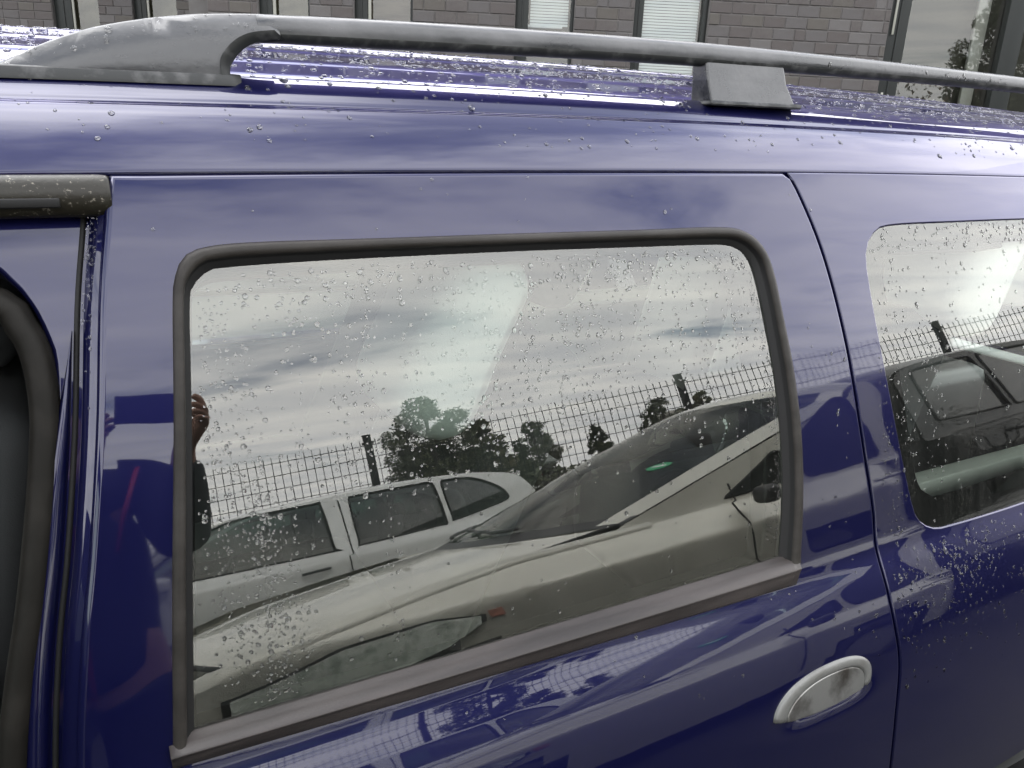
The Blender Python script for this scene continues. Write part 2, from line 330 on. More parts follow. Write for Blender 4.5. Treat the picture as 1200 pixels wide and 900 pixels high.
def tube(name, pts, r, m, parent=None, seg=8, smooth=True, closed=False, flat=1.0):
    pts = [Vector(p) for p in pts]; n = len(pts); rr = r if hasattr(r, '__len__') else [r] * n; V, F = [], []; up = None
    for i, p in enumerate(pts):
        t = (pts[(i + 1) % n] - pts[i - 1]) if closed else (pts[min(i + 1, n - 1)] - pts[max(i - 1, 0)]); t.normalize()
        if up is None: up = Vector((0, 0, 1)) if abs(t.z) < 0.9 else Vector((1, 0, 0))
        b = t.cross(up).normalized(); up = b.cross(t).normalized()
        for k in range(seg): a = 2 * math.pi * k / seg; V.append(p + (b * math.cos(a) * flat + up * math.sin(a)) * rr[i])
    for i in range(n if closed else n - 1):
        j = (i + 1) % n
        for k in range(seg): l = (k + 1) % seg; F.append((i * seg + k, i * seg + l, j * seg + l, j * seg + k))
    if not closed: F.append(tuple(range(seg))[::-1]); F.append(tuple((n - 1) * seg + k for k in range(seg)))
    return mesh(name, V, F, m, parent, smooth=smooth)
def bevel_box(name, c, s, m, parent=None, bev=0.01, rot=None, seg=2):
    bm = bmesh.new(); bmesh.ops.create_cube(bm, size=1); bmesh.ops.scale(bm, vec=s, verts=bm.verts)
    if bev: bmesh.ops.bevel(bm, geom=bm.edges[:], offset=bev, segments=seg, affect='EDGES', profile=0.5)
    if rot is not None: bmesh.ops.transform(bm, matrix=rot, verts=bm.verts)
    bmesh.ops.translate(bm, vec=c, verts=bm.verts); me = bpy.data.meshes.new(name); bm.to_mesh(me); bm.free()
    if bev and seg > 1: me.polygons.foreach_set('use_smooth', [True] * len(me.polygons))
    return link(name, me, m, parent)
def ribbon(P):  # helper for open outlines -> closed polygon
    return [tuple(p) for p in P]

# ------------------------------------------------------------------ ground
o = mesh('parking_ground', [(-400, -400, 0), (400, -400, 0), (400, 400, 0), (-400, 400, 0)], [(0, 1, 2, 3)], M['asphalt']); tag(o, kind='structure')

# ------------------------------------------------------------------ the blue estate car
car = empty('blue_estate_car', (0.3, YC, 0)); world_children(car)
tag(car, 'dark blue wet estate car with grey roof rail filling the whole picture', 'car')
FRONT = [(0.02, 1.528), (0.015, 1.493), (0.0, 1.415), (-0.017, 1.299), (-0.038, 1.183), (-0.056, 1.098), (-0.074, 0.985), (-.095, .80), (-.11, .60), (-.12, .36)]
SEAM = [(0.935, 1.532), (0.954, 1.501), (0.989, 1.407), (1.016, 1.278), (1.039, 1.118), (1.059, 1.005), (1.062, 0.949), (1.070, 0.845), (1.082, 0.764), (1.084, .66), (1.10, .52), (1.14, .36)]
SEAL = [(0.006, 0.964), (0.025, 1.127), (0.047, 1.29), (0.061, 1.403), (0.067, 1.431), (0.078, 1.449), (0.098, 1.457), (0.149, 1.46), (0.288, 1.459), (0.452, 1.458), (0.646, 1.456), (0.781, 1.455), (0.832, 1.448), (0.863, 1.427), (0.878, 1.394), (0.887, 1.328), (0.898, 1.241), (0.903, 1.153), (0.9, 1.064), (0.890, 0.962)]
GLASS = [(0.027, 0.970), (0.044, 1.123), (0.064, 1.288), (0.077, 1.402), (0.083, 1.422), (0.095, 1.434), (0.113, 1.439), (0.237, 1.441), (0.449, 1.44), (0.642, 1.437), (0.785, 1.434), (0.821, 1.428), (0.845, 1.412), (0.855, 1.384), (0.864, 1.311), (0.872, 1.219), (0.873, 1.12), (0.868, 1.044), (0.856, 0.965)]
QOUT = [(2.20, 1.405), (2.15, 1.432), (1.9, 1.440), (1.548, 1.447), (1.335, 1.449), (1.161, 1.449), (1.114, 1.438), (1.089, 1.409), (1.086, 1.363), (1.096, 1.27), (1.116, 1.161), (1.138, 1.067), (1.163, 0.986), (1.181, 0.961), (1.211, 0.945), (1.252, 0.939), (1.489, 0.933), (1.9, .935), (2.15, .96), (2.22, 1.02)]
QIN = [(2.12, 1.38), (2.08, 1.395), (1.9, 1.402), (1.538, 1.406), (1.326, 1.411), (1.197, 1.412), (1.149, 1.402), (1.13, 1.374), (1.134, 1.307), (1.148, 1.197), (1.166, 1.083), (1.182, 1.026), (1.21, 1.004), (1.253, 0.996), (1.496, 0.996), (1.9, 1.0), (2.09, 1.01), (2.13, 1.05)]
def sm(P, n=None, closed=False): return catmull(P, n or len(P) * 6, closed)
front_s, seam_s = sm(FRONT, 60), sm(SEAM, 70)
seal_s, glass_s = sm(SEAL, 150), sm(GLASS, 150)
top_z = lambda x: 1.529 + 0.004 * np.sin((x) * 3.0) * 0 - (x - .5) ** 2 * 0.010
front_d = front_s + np.array([.0035, 0]); seam_d = seam_s - np.array([.0035, 0])
# rear door: front edge up, along the roof, down the rear seam
door_out = [tuple(p) for p in front_d[::-1]] + [(x, float(top_z(x)) - .004) for x in np.linspace(.05, .931, 30)] + [tuple(p) for p in seam_d if p[1] < 1.5215] + [(x, .36) for x in np.linspace(1.10, -.08, 20)]
door_out[59] = (0.0245, 1.5235)
ins = seal_s[:]; win_hole = [tuple(p) for p in resample(np.concatenate([seal_s, [[0.006, 0.964]]]), 220)[:-1]]
gx, gz = np.meshgrid(np.arange(.78, 1.04, .007), np.arange(.70, .815, .006)); fine = np.stack([gx.ravel(), gz.ravel()], 1)
gx, gz = np.meshgrid(np.arange(-.1, 1.1, .03), np.arange(.915, .99, .008)); fine = np.concatenate([fine, np.stack([gx.ravel(), gz.ravel()], 1)])
door = panel('rear_door', door_out, [win_hole], M['paint'], car, step=0.03, rim=0.0080, depth=0.03, extra=fine)
def sub(o): return o   # a part's own frame is the world frame, so its sub-parts need no correction
# window seal
loft('window_seal', seal_s, glass_s, [(-.06, -.012), (-.05, .0005), (.05, .0035), (.18, .0055), (.34, .0060), (.52, .0048), (.60, .0015), (.64, -.005), (.70, -.006), (.90, -.009), (1.12, -.014)], [M['rubber'], M['black_rubber']], door, mats=[1, 0, 0, 0, 0, 0, 1, 1, 1, 1])
cg = np.array([glass_s[:, 0].mean(), glass_s[:, 1].mean()])
pane = [tuple(cg + (p - cg) * 1.022) for p in resample(np.concatenate([glass_s, glass_s[:1]]), 160)[:-1]]
pn = panel('window_pane', pane, [], M['glass'], door, off=0.011, step=0.05, rims=False, f=S0)
# belt trim under the glass
tt = np.linspace(0, 1, 60)
tA = np.stack([.003 + (.888 - .003) * tt, .984 + (.975 - .984) * tt], 1); tB = np.stack([.004 + (.874 - .004) * tt, .957 + (.934 - .957) * tt], 1)
loft('belt_trim', tA, tB, [(-.02, -.014), (0.0, -.008), (.10, -.006), (.14, .002), (.40, .0095), (.44, .0108), (.48, .0108), (.51, .0098), (.64, .0080), (.94, .0040), (1.0, .002), (1.02, -.006)], M['trim'], door, caps=True)
# door handle: worn shell arch with a flap inside, over the painted bowl
def arch(x0, x1, zb, zt, n=40):
    a = np.linspace(math.pi, 0, n); c = (x0 + x1) / 2; rx = (x1 - x0) / 2
    return np.stack([c + rx * np.sign(np.cos(a)) * np.abs(np.cos(a)) ** 0.85 + 0.016 * np.sin(a), zb + (zt - zb) * np.abs(np.sin(a)) ** 0.8], 1)
oA, iA = arch(.797, 1.010, .757, .811), arch(.822, .992, .752, .795)
hs = loft('door_handle', oA, iA, [(-.08, -.004), (-.02, .002), (.25, .0042), (.7, .0050), (.95, .0030), (1.0, -.006)], M['handle'], door, caps=True)
fl = [tuple(p) for p in arch(.825, .990, .751, .793)] + [(x, .7505 - .006 * math.sin((x - .825) / .165 * math.pi)) for x in np.linspace(.984, .831, 20)]
panel('handle_flap', fl, [], M['flap'], door, off=-.0030, step=.012, rim=.004, depth=.012, f=S0)
# quarter panel
wa = [(2.02 + .37 * math.cos(a), .31 + .37 * math.sin(a)) for a in np.linspace(math.pi - .12, .12, 30)]
q_out = [tuple(p + np.array([.0082, 0])) for p in seam_s[::-1] if p[1] < 1.5245] + [(x, float(top_z(x))) for x in np.linspace(.9435, 2.45, 44)] + [(2.47, 1.47), (2.52, 1.2), (2.56, .95), (2.56, .6), (2.54, .36)] + [(2.46, .36)] + wa[::-1] + [(1.2, .36)]
qhole = [tuple(p) for p in sm(QOUT, 150, True)[:-1]]
ex = np.stack([a.ravel() for a in np.meshgrid(np.arange(1.06, 2.5, .03), np.arange(.905, .99, .008))], 1)
quarter = panel('rear_quarter_panel', q_out, [qhole], M['paint'], car, step=.035, rim=.003, depth=.03, extra=ex); sub(quarter)
cq = np.array([1.65, 1.19]); qi = [tuple(p) for p in sm(QIN, 150, True)[:-1]]
qo2 = [tuple(cq + (np.array(p) - cq) * np.array([.9945, .986])) for p in qhole]
qp = panel('quarter_window', qo2, [], M['qglass'], quarter, off=.0025, step=.05, rim=.002, depth=.004, f=S0); sub(qp)
panel('black_border', [tuple(cq + (np.array(p) - cq) * .996) for p in qo2], [qi], M['frit'], qp and quarter, off=.0035, step=.05, rims=False, f=S0)
qgap = panel('quarter_window_gasket', [tuple(cq + (np.array(p) - cq) * 1.004) for p in qhole], [[tuple(cq + (np.array(p) - cq) * .99) for p in qo2]], M['black_rubber'], quarter, off=.006, step=.08, rims=False, f=S0)
# dark backing of the seams
loft('seam_gasket', seam_s + np.array([-.012, 0]), seam_s + np.array([.016, 0]), [(0, -.014), (1, -.014)], M['black_rubber'], quarter)

# B-pillar and upper frame of the front door opening (recessed jamb)
GAPO = [(-1.00, 1.30), (-.80, 1.42), (-.45, 1.468), (-.20, 1.470), (-0.098, 1.461), (-0.073, 1.445), (-0.056, 1.416), (-0.047, 1.384), (-0.045, 1.363), (-0.051, 1.311), (-0.066, 1.217), (-0.092, 1.099), (-0.115, 0.978), (-.14, .80), (-.15, .50), (-.16, .40)]
gap_s = sm(GAPO, 160)
fe = front_s + np.array([-.012, 0])
jo = [tuple(p) for p in gap_s] + [(-.10, .40)] + [tuple(p) for p in fe[::-1][6:]] + [(x, 1.535) for x in np.linspace(0.0, -1.0, 30)] + [(-1.1, 1.40)]
jamb = panel('door_jamb', jo, [], M['paint'], car, off=.030, step=.03, rim=.006, depth=.04, f=S0); sub(jamb)
# returned edge of the rear door (bright dirty strip) and the ridges of the pillar
loft('door_edge_return', front_s + np.array([.002, 0]), front_s + np.array([-.020, 0]), [(.0, -.002), (.12, -.0045), (.5, -.011), (.85, -.017), (.9, -.03)], M['paint'], jamb)
loft('pillar_weld_seam', front_s + np.array([-.0195, 0]), front_s + np.array([-.027, 0]), [(0, -.034), (.2, -.0285), (.8, -.028), (1, -.034)], M['black_rubber'], jamb)
low = front_s[7:]
wr_ = (np.clip(np.arange(len(low)) / 8, .02, 1) * .025)[:, None] * np.array([[1, 0]])
loft('pillar_ridge', low + np.array([-.027, 0]), low + np.array([-.027, 0]) - wr_, [(0, -.031), (.12, -.024), (.35, -.020), (.65, -.0195), (.9, -.025), (1, -.032)], M['paint'], jamb)
# rubber seal round the front opening
cen = [(-1.00, 1.27), (-.80, 1.385), (-.45, 1.435), (-.20, 1.438), (-0.098, 1.424), (-0.078, 1.40), (-0.068, 1.37), (-0.067, 1.319), (-0.075, 1.265), (-0.084, 1.218), (-0.101, 1.14), (-0.121, 1.062), (-0.138, 0.981), (-.165, .80), (-.175, .5), (-.18, .40)]
cs = sm(cen, 150); tg = np.gradient(cs, axis=0); tg /= np.linalg.norm(tg, axis=1, keepdims=True); nn2 = np.stack([tg[:, 1], -tg[:, 0]], 1)
w = .0145; cs[:, 0] += .004; a_ = cs + nn2 * -w; b_ = cs + nn2 * w
loft('door_opening_seal', a_, b_, [(-.05, -.06), (.0, -.034), (.10, -.022), (.35, -.014), (.65, -.014), (.86, -.020), (.98, -.034), (1.0, -.06)], M['old_rubber'], car)
# black drip trim over the front opening, cut square where the rear door starts
def trim_tube():
    n, k = 40, 14; V, F = [], []
    xs = np.concatenate([np.linspace(-1.05, -.03, 30), [.0, .010, .0165, .0190]])
    rr = [1] * 30 + [1, 1, .97, .90]
    for x, r_ in zip(xs, rr):
        zc = 1.5085 - (x + 0.0) ** 2 * .03; yc = float(S0(x, 1.51)) + .008
        for j in range(k):
            a = 2 * math.pi * j / k; h = .0205 * r_; v = .0195 * r_
            V.append((x, yc - math.cos(a) * .015 * r_, zc + math.sin(a) * h))
    n = len(xs)
    for i in range(n - 1):
        for j in range(k): l = (j + 1) % k; F.append((i * k + j, i * k + l, (i + 1) * k + l, (i + 1) * k + j))
    F.append(tuple((n - 1) * k + j for j in range(k)))
    o = mesh('drip_trim', V, F, M['drip'], car); fixn(o); sub(o)
    sl = bevel_box('trim_slot', (-.16, float(S0(-.1, 1.5)) - .0055, 1.5035), (.27, .004, .009), M['black_rubber'], o, .0015)
trim_tube()

# roof: one section swept along the car
RP = [(.903, 1.520), (.890, 1.526), (.8855, 1.5315), (.8875, 1.537), (.905, 1.562), (.922, 1.583), (.933, 1.5945), (.9365, 1.5975), (.9420, 1.5990), (.9475, 1.6010), (.952, 1.6060), (.964, 1.6170), (.978, 1.6265), (.988, 1.6320), (.993, 1.6325), (.996, 1.629), (.9985, 1.6225), (1.008, 1.6215), (1.020, 1.6225), (1.026, 1.6290), (1.033, 1.6350), (1.05, 1.6430),
      (1.085, 1.6540), (1.097, 1.6595), (1.112, 1.6640), (1.13, 1.6660), (1.17, 1.6735), (1.20, 1.679), (1.212, 1.6835), (1.228, 1.687), (1.26, 1.690), (1.34, 1.701), (1.352, 1.7055), (1.37, 1.7080), (1.45, 1.714), (1.60, 1.718)]
rp = resample(catmull(RP, 700), 360)
def roof():
    keep = [0]
    d = np.gradient(rp, axis=0); ang = np.unwrap(np.arctan2(d[:, 1], d[:, 0]))
    for i in range(1, len(rp)):
        if abs(ang[i] - ang[keep[-1]]) > .03 or np.linalg.norm(rp[i] - rp[keep[-1]]) > .03 or i == len(rp) - 1: keep.append(i)
    p = rp[keep]; full = np.concatenate([p, np.stack([2 * YC - p[::-1][1:, 0], p[::-1][1:, 1]], 1)])
    xs = np.linspace(-.85, 2.5, 90); n, k = len(xs), len(full); V = []
    for x in xs:
        drop = (x - .5) ** 2 * .010; bow = (x - .2) ** 2 / 80
        yy = np.where(full[:, 0] < YC, full[:, 0] + bow, full[:, 0] - bow)
        V += [(x, y, z - drop) for y, z in zip(yy, full[:, 1])]
    F = [(i * k + j, i * k + j + 1, (i + 1) * k + j + 1, (i + 1) * k + j) for i in range(n - 1) for j in range(k - 1)]
    o = mesh('roof', V, F, M['paint'], car); fixn(o); return sub(o)
roof_o = roof()
def roof_z(y, x): return float(np.interp(y - (x - .2) ** 2 / 80, rp[:, 0], rp[:, 1])) - (x - .5) ** 2 * .010
# roof rails
RT = [(-.150, 1.612), (-.105, 1.619), (-0.062, 1.633), (-0.022, 1.653), (0.018, 1.669), (0.059, 1.680), (0.101, 1.688), (0.145, 1.694), (0.21, 1.6985), (0.341, 1.7035), (0.515, 1.7075), (0.721, 1.711), (0.968, 1.712), (1.27, 1.710), (1.65, 1.704), (2.0, 1.692), (2.15, 1.68), (2.24, 1.655), (2.30, 1.61)]
def rail(ysign, mirror):
    yc = .990
    my = (lambda y: 2 * YC - y) if mirror else (lambda y: y)
    top = catmull(RT, 160)
    # front fairing: outline in (x, z), lofted through its thickness
    base = [(x, roof_z(.985, x) - .0005) for x in np.linspace(.150, -.15, 14)]
    arch_in = [(.2135, 1.6710), (.2075, 1.6735), (.190, 1.6715), (.175, 1.665), (.163, 1.655), (.155, 1.643), (.1535, 1.632)]
    ft = [tuple(p) for p in top if p[0] < .212] + [(.2135, 1.6988)]
    poly = ft + arch_in + base
    P, T = cdt(poly, (), .02)
    def thick(x, z):  # half thickness: slimmer at the top edge and at the nose
        e = np.interp(x, top[:, 0], top[:, 1]) - z
        return (.008 + .014 * np.clip(e / .03, 0, 1) ** .5) * np.clip((x + .17) / .12, .25, 1) ** .5
    lp = np.array(poly); nb = len(lp)
    Vf = [(x, my(yc - thick(x, z)), z) for x, z in P]; Vb = [(x, my(yc + thick(x, z)), z) for x, z in P]
    V = Vf + Vb; m_ = len(P); F = [tuple(t) for t in T] + [tuple(m_ + i for i in t[::-1]) for t in T]
    idx = [int(np.argmin(((P - q) ** 2).sum(1))) for q in lp]
    F += [(idx[i], idx[(i + 1) % nb], m_ + idx[(i + 1) % nb], m_ + idx[i]) for i in range(nb) if idx[i] != idx[(i + 1) % nb]]
    ro = mesh('roof_rail', V, F, M['rail'], car); fixn(ro); sub(ro)
    bv = ro.modifiers.new('soft_edges', 'BEVEL'); bv.width = .006; bv.segments = 4; bv.limit_method = 'ANGLE'; bv.angle_limit = R(50)
    # plinth under the fairing
    n = 60; xs = np.linspace(-.155, .168, n); V, F = [], []
    for i, x in enumerate(xs):
        wv = .0235 * min(1, ((x + .16) / .05) ** .5 if x > -.16 else 0) * min(1, max(0.0, (.175 - x) / .02) ** .5)
        z = roof_z(yc, x); V += [(x, my(yc - wv), z - .012), (x, my(yc - wv), z - .001), (x, my(yc - wv + .004), z + .001), (x, my(yc + wv), z + .001), (x, my(yc + wv), z - .01)]
    for i in range(n - 1):
        for j in range(4): F.append((i * 5 + j, i * 5 + j + 1, (i + 1) * 5 + j + 1, (i + 1) * 5 + j))
    pl = mesh('rail_plinth', V, F, M['rail_dark'], ro); fixn(pl)
    # dark liner of the arch, then the bar
    al = [(.1495, 1.628), (.150, 1.643), (.158, 1.656), (.170, 1.6665), (.186, 1.6735), (.210, 1.6775)]
    al = catmull(al, 24); V = []
    for x, z in al:
        V += [(x - .004, my(yc - .0235), z + .003), (x + .006, my(yc - .0215), z - .005), (x + .006, my(yc + .0215), z - .005), (x - .004, my(yc + .0235), z + .003)]
    F = [(i * 4 + j, i * 4 + j + 1, i * 4 + 4 + j + 1, i * 4 + 4 + j) for i in range(len(al) - 1) for j in range(3)]
    fixn(mesh('arch_liner', V, F, M['rail_dark'], ro))
    bar = np.concatenate([[[.190, 1.6975]], top[(top[:, 0] >= .202)]]); sec = []; kk = 20
    for j in range(kk):
        a = 2 * math.pi * j / kk; sec.append((.0150 * np.sign(math.cos(a)) * abs(math.cos(a)) ** .75, .0135 * np.sign(math.sin(a)) * abs(math.sin(a)) ** .75))
    V, F, mi = [], [], []
    hh = np.interp(bar[:, 0], [.208, .34, .9, 1.65, 2.3], [.0150, .0165, .0165, .0140, .013])
    for i, (x, z) in enumerate(bar):
        for (dy, dz) in sec: V.append((x, my(yc + dy * hh[i] / .0135), z - hh[i] + dz * hh[i] / .0135))
    for i in range(len(bar) - 1):
        for j in range(kk):
            l = (j + 1) % kk; F.append((i * kk + j, i * kk + l, (i + 1) * kk + l, (i + 1) * kk + j)); mi.append(1 if 11 <= j <= 18 else 0)
    F += [tuple(range(kk)), tuple((len(bar) - 1) * kk + j for j in range(kk))]; mi += [0, 0]
    b = mesh('rail_bar', V, F, [M['rail'], M['rail_dark']], ro, mi=mi); fixn(b)
    # centre foot (a slanted block) and a rear foot
    for x0 in (.846, 1.95):
        zt = float(np.interp(x0, bar[:, 0], bar[:, 1])) - .024; zb = roof_z(yc, x0 + .08) - .002
        Vv = []
        for s, (xa, xb, wy) in enumerate(((x0 + .001, x0 + .178, .025), (x0 - .006, x0 + .158, .019), (x0 - .010, x0 + .150, .014))):
            z = zb + (zt + .006 - zb) * (s / 2)
            Vv += [(xa, my(yc - wy), z), (xb, my(yc - wy), z), (xb, my(yc + wy), z), (xa, my(yc + wy), z)]
        F = [(s * 4 + j, s * 4 + (j + 1) % 4, s * 4 + 4 + (j + 1) % 4, s * 4 + 4 + j) for s in range(2) for j in range(4)] + [(8, 9, 10, 11), (0, 3, 2, 1)]
        fo = mesh('rail_foot', Vv, F, M['rail'], ro, smooth=False); fixn(fo); bv = fo.modifiers.new('soft_edges', 'BEVEL'); bv.width = .004; bv.segments = 3
        bevel_box('foot_base', (x0 + .095, my(yc), zb + .002), (.192, .052, .008), M['rail_dark'], ro, .004)
    return ro
rail(1, False); rail(-1, True)

# far side, floor, tail and nose of the car: seen through the glass or from elsewhere
panel('far_rear_door', door_out, [win_hole], M['paint'], car, step=.08, depth=.03, mirror=True)
o = panel('far_quarter_panel', q_out, [qhole], M['paint'], car, step=.08, depth=.03, mirror=True); sub(o)
panel('far_window_pane', pane, [], M['glass'], car, off=.011, step=.1, rims=False, mirror=True, f=S0)
panel('far_quarter_pane', qo2, [], M['qglass'], car, off=.003, step=.1, rims=False, mirror=True, f=S0)
fd_out = [(-.124, .36), (-.10, .8), (-.078, .985), (-.045, 1.18), (-.005, 1.415), (.015, 1.52)] + [(x, float(top_z(x))) for x in np.linspace(0, -.80, 12)] + [(-.95, 1.42), (-1.10, 1.28), (-1.22, 1.10), (-1.26, .95), (-1.25, .6), (-1.2, .36)]
fd_hole = [(-.10, .98), (-.075, 1.2), (-.06, 1.38), (-.09, 1.45), (-.3, 1.46), (-.72, 1.45), (-.86, 1.40), (-1.02, 1.22), (-1.14, 1.03), (-1.12, .99)]
fdp = panel('far_front_door', [tuple(p) for p in resample(np.array(fd_out + fd_out[:1]), 120)[:-1]], [[tuple(p) for p in resample(np.array(fd_hole + fd_hole[:1]), 80)[:-1]]], M['paint'], car, step=.08, depth=.03, mirror=True)
panel('far_front_pane', fd_hole, [], M['glass'], car, off=.011, step=.1, rims=False, mirror=True, f=S0)
fen = [(-1.255, .36), (-1.265, .95), (-1.24, 1.06), (-1.6, 1.03), (-1.9, .95), (-2.05, .80), (-2.08, .5)] + [(-1.62 - .35 * math.cos(a), .31 + .35 * math.sin(a)) for a in np.linspace(.2, math.pi - .2, 16)]
for mi_ in (False, True):
    o = panel('front_wing', fen, [], M['paint'], car, step=.08, mirror=mi_)
    for wx in (-1.62, 2.02):
        yc = .80 if not mi_ else 2 * YC - .80
        t_ = empty('wheel', (wx, yc, .31)); t_.parent = car; t_.matrix_parent_inverse = PARENT_INV[car.name]
        prof_ = [(.20, -.09), (.29, -.095), (.305, -.07), (.31, 0), (.305, .07), (.29, .095), (.20, .09)]
        V, F = [], []; n = 36
        for i in range(n):
            a = 2 * math.pi * i / n; V += [(r_ * math.cos(a), y, r_ * math.sin(a)) for r_, y in prof_]
        k = len(prof_); F = [(i * k + j, i * k + (j + 1) % k, ((i + 1) % n) * k + (j + 1) % k, ((i + 1) % n) * k + j) for i in range(n) for j in range(k)]
        fixn(mesh('tyre', V, F, M['tyre'], t_))
        V = [(.2 * math.cos(2 * math.pi * i / n), s * .06, .2 * math.sin(2 * math.pi * i / n)) for s in (-1, 1) for i in range(n)]
        F = [tuple(range(n)), tuple(range(n, 2 * n))] + [(i, (i + 1) % n, n + (i + 1) % n, n + i) for i in range(n)]
        fixn(mesh('rim', V, F, M['rim'], t_, smooth=False))
def grid_sheet(name, fn, nu, nv, m, parent):
    V = [fn(u, v) for u in np.linspace(0, 1, nu) for v in np.linspace(0, 1, nv)]
    F = [(i * nv + j, i * nv + j + 1, (i + 1) * nv + j + 1, (i + 1) * nv + j) for i in range(nu - 1) for j in range(nv - 1)]
    o = mesh(name, V, F, m, parent); fixn(o); return o
def yspan(v, x, z, marg=0): y0 = float(S0(x, min(z, 1.55))) + marg; return y0 + (2 * YC - 2 * y0) * v
grid_sheet('windscreen', lambda u, v: (-.86 - .52 * u - .10 * math.sin(v * math.pi), yspan(v, -.8, 1.52 - .45 * u, .05), 1.60 - .55 * u + .05 * math.sin(v * math.pi) * (1 - u)), 12, 16, M['glass'], car)
grid_sheet('bonnet', lambda u, v: (-1.36 - .72 * u - .10 * math.sin(v * math.pi), yspan(v, -1.4, 1.0, .02), 1.05 - .16 * u ** 1.6 + .05 * math.sin(v * math.pi)), 12, 16, M['paint'], car)
grid_sheet('front_bumper', lambda u, v: (-2.07 - .14 * math.sin(v * math.pi) - .05 * math.sin(u * math.pi), yspan(v, -1.4, .6, .02), .88 - .60 * u), 8, 20, M['paint'], car)
grid_sheet('tailgate', lambda u, v: (2.50 + .06 * u + .03 * math.sin(v * math.pi), yspan(v, 2.4, 1.5 - 1.1 * u, .03), .95 - .60 * u), 8, 12, M['paint'], car)
grid_sheet('rear_screen', lambda u, v: (2.44 + .08 * u + .03 * math.sin(v * math.pi), yspan(v, 2.4, 1.5 - .5 * u, .06), 1.55 - .60 * u), 8, 12, M['qglass'], car)
grid_sheet('cabin_floor', lambda u, v: (-1.3 + 3.8 * u, .68 + 1.84 * v, .32), 4, 4, M['inner'], car)
grid_sheet('headlining', lambda u, v: (-.8 + 3.22 * u, .96 + 1.28 * v, 1.535 + .07 * math.sin(v * math.pi) - (u * 3.22 - 1.3) ** 2 * .012), 14, 14, M['headliner'], car)
grid_sheet('dashboard', lambda u, v: (-1.30 + .42 * u, .82 + 1.56 * v, 1.02 - .05 * u - .35 * max(0, u - .7) / .3), 8, 4, M['inner'], car)
# inner trims with the same openings
win_in = [tuple(cg + (np.array(p) - cg) * .985) for p in pane]
dtr = [(-.05, .40), (-.02, .98), (.03, 1.49), (.92, 1.50), (1.02, 1.10), (1.05, .95), (1.05, .40)]
dtr = [tuple(p) for p in resample(np.array(dtr + dtr[:1]), 90)[:-1]]
qtr = [(1.06, .40), (1.07, .95), (1.04, 1.20), (.95, 1.49), (2.42, 1.48), (2.5, 1.0), (2.5, .40)]
qtr = [tuple(p) for p in resample(np.array(qtr + qtr[:1]), 90)[:-1]]
for mi_ in (False, True):
    panel('door_inner_trim', dtr, [win_in], M['inner'], car, off=.045, step=.08, rims=True, rim=.004, depth=.03, mirror=mi_, f=S0)
    panel('cargo_side_trim', qtr, [qi if mi_ else [(a, b - .055 * float(np.clip((1.2 - b) / .15, 0, 1))) for a, b in qi]], M['inner'] if not mi_ else M['beige'], car, off=.04, step=.08, rim=.004, depth=.03, mirror=mi_, f=S0)
LVB = mat('pale_sill_plastic', (0.62, 0.66, 0.58), 0.6)
# beige sill shelf seen through the quarter window, with the pale strut above it
o = bevel_box('cargo_shelf', (1.80, .852, .935), (1.30, .040, .055), LVB, car, .004)
tube('load_strut', [(1.49, .93, 1.20), (1.77, .93, 1.127), (2.15, .95, 1.03)], .010, M['white'], car, 10)
pod = tube('speaker_ring', [(1.75 + .095 * math.cos(a), 1.36, 1.02 + .095 * math.sin(a)) for a in np.linspace(0, 2 * math.pi, 28, endpoint=False)], .018, M['inner'], car, 8, closed=True)
bevel_box('cargo_box', (1.78, 1.40, .80), (.9, .30, .36), M['plastic'], car, .04)
def seat(x, y, w, lean=.24, top=1.36, m=M['seat'], seat_z=.62):
    s = empty('seat', (x, y, .33)); s.parent = car; s.matrix_parent_inverse = PARENT_INV[car.name]
    bevel_box('seat_cushion', (-.26, 0, seat_z - .33), (.52, w, .20), M['seat'], s, .07, seg=4)
    h = top - .16 - seat_z
    bm_rot = Matrix.Rotation(lean, 4, 'Y')
    bevel_box('seat_backrest', (h * .5 * math.tan(lean), 0, seat_z - .33 + h / 2), (.13, w * .96, h + .10), m, s, .055, rot=bm_rot, seg=4)
    bevel_box('headrest', ((h + .17) * math.tan(lean) - .02, 0, top - .33 - .01), (.085, min(w * .55, .28), .20), m, s, .04, rot=bm_rot, seg=4)
    return s
LT = mat('pale_seat_cloth', (0.52, 0.54, 0.53), 0.95, bump=(500, 0.3, 0.001))
seat(-.28, 1.18, .50, .22, 1.40, M['seat']); seat(-.28, 2.02, .50, .22, 1.40, M['seat'])
seat(.36, 1.10, .36, .46, 1.42, M['seat'], .80)
bevel_box('pale_seat_block', (.435, 1.05, 1.295), (.135, .26, .29), LT, car, .06, rot=Matrix.Rotation(.46, 4, 'Y'), seg=5)  # added pale block, so the dark seat shows bright only at its top
tube('seat_block_edge', [(.43, .918, 1.17), (.465, .916, 1.27), (.52, .920, 1.37)], .0025, M['seat'], car)
seat(.50, 1.58, .44, .42, 1.36, M['seat']); seat(.50, 2.05, .46, .42, 1.38, M['seat'])
LV = mat('cream_brightening_cloth', (0.62, 0.62, 0.57), 0.95)  # cream tone put in to brighten the view through the quarter window
seat(1.36, 1.14, .38, .36, 1.45, M['seat'], .80); seat(1.66, 1.62, .40, .30, 1.43, LV, .72); seat(1.66, 2.02, .40, .30, 1.43, LV, .72)
bevel_box('pale_seat_block', (1.56, 1.10, 1.335), (.15, .42, .27), LV, car, .06, rot=Matrix.Rotation(.36, 4, 'Y'), seg=4)  # added cream block, bright behind the upper quarter window only
tube('bright_line_tube', [(.10, 2.36, 1.135), (.50, 2.35, 1.125), (.88, 2.36, 1.112)], .008, M['headliner'], car)  # added pale tube imitating a bright line across the far window
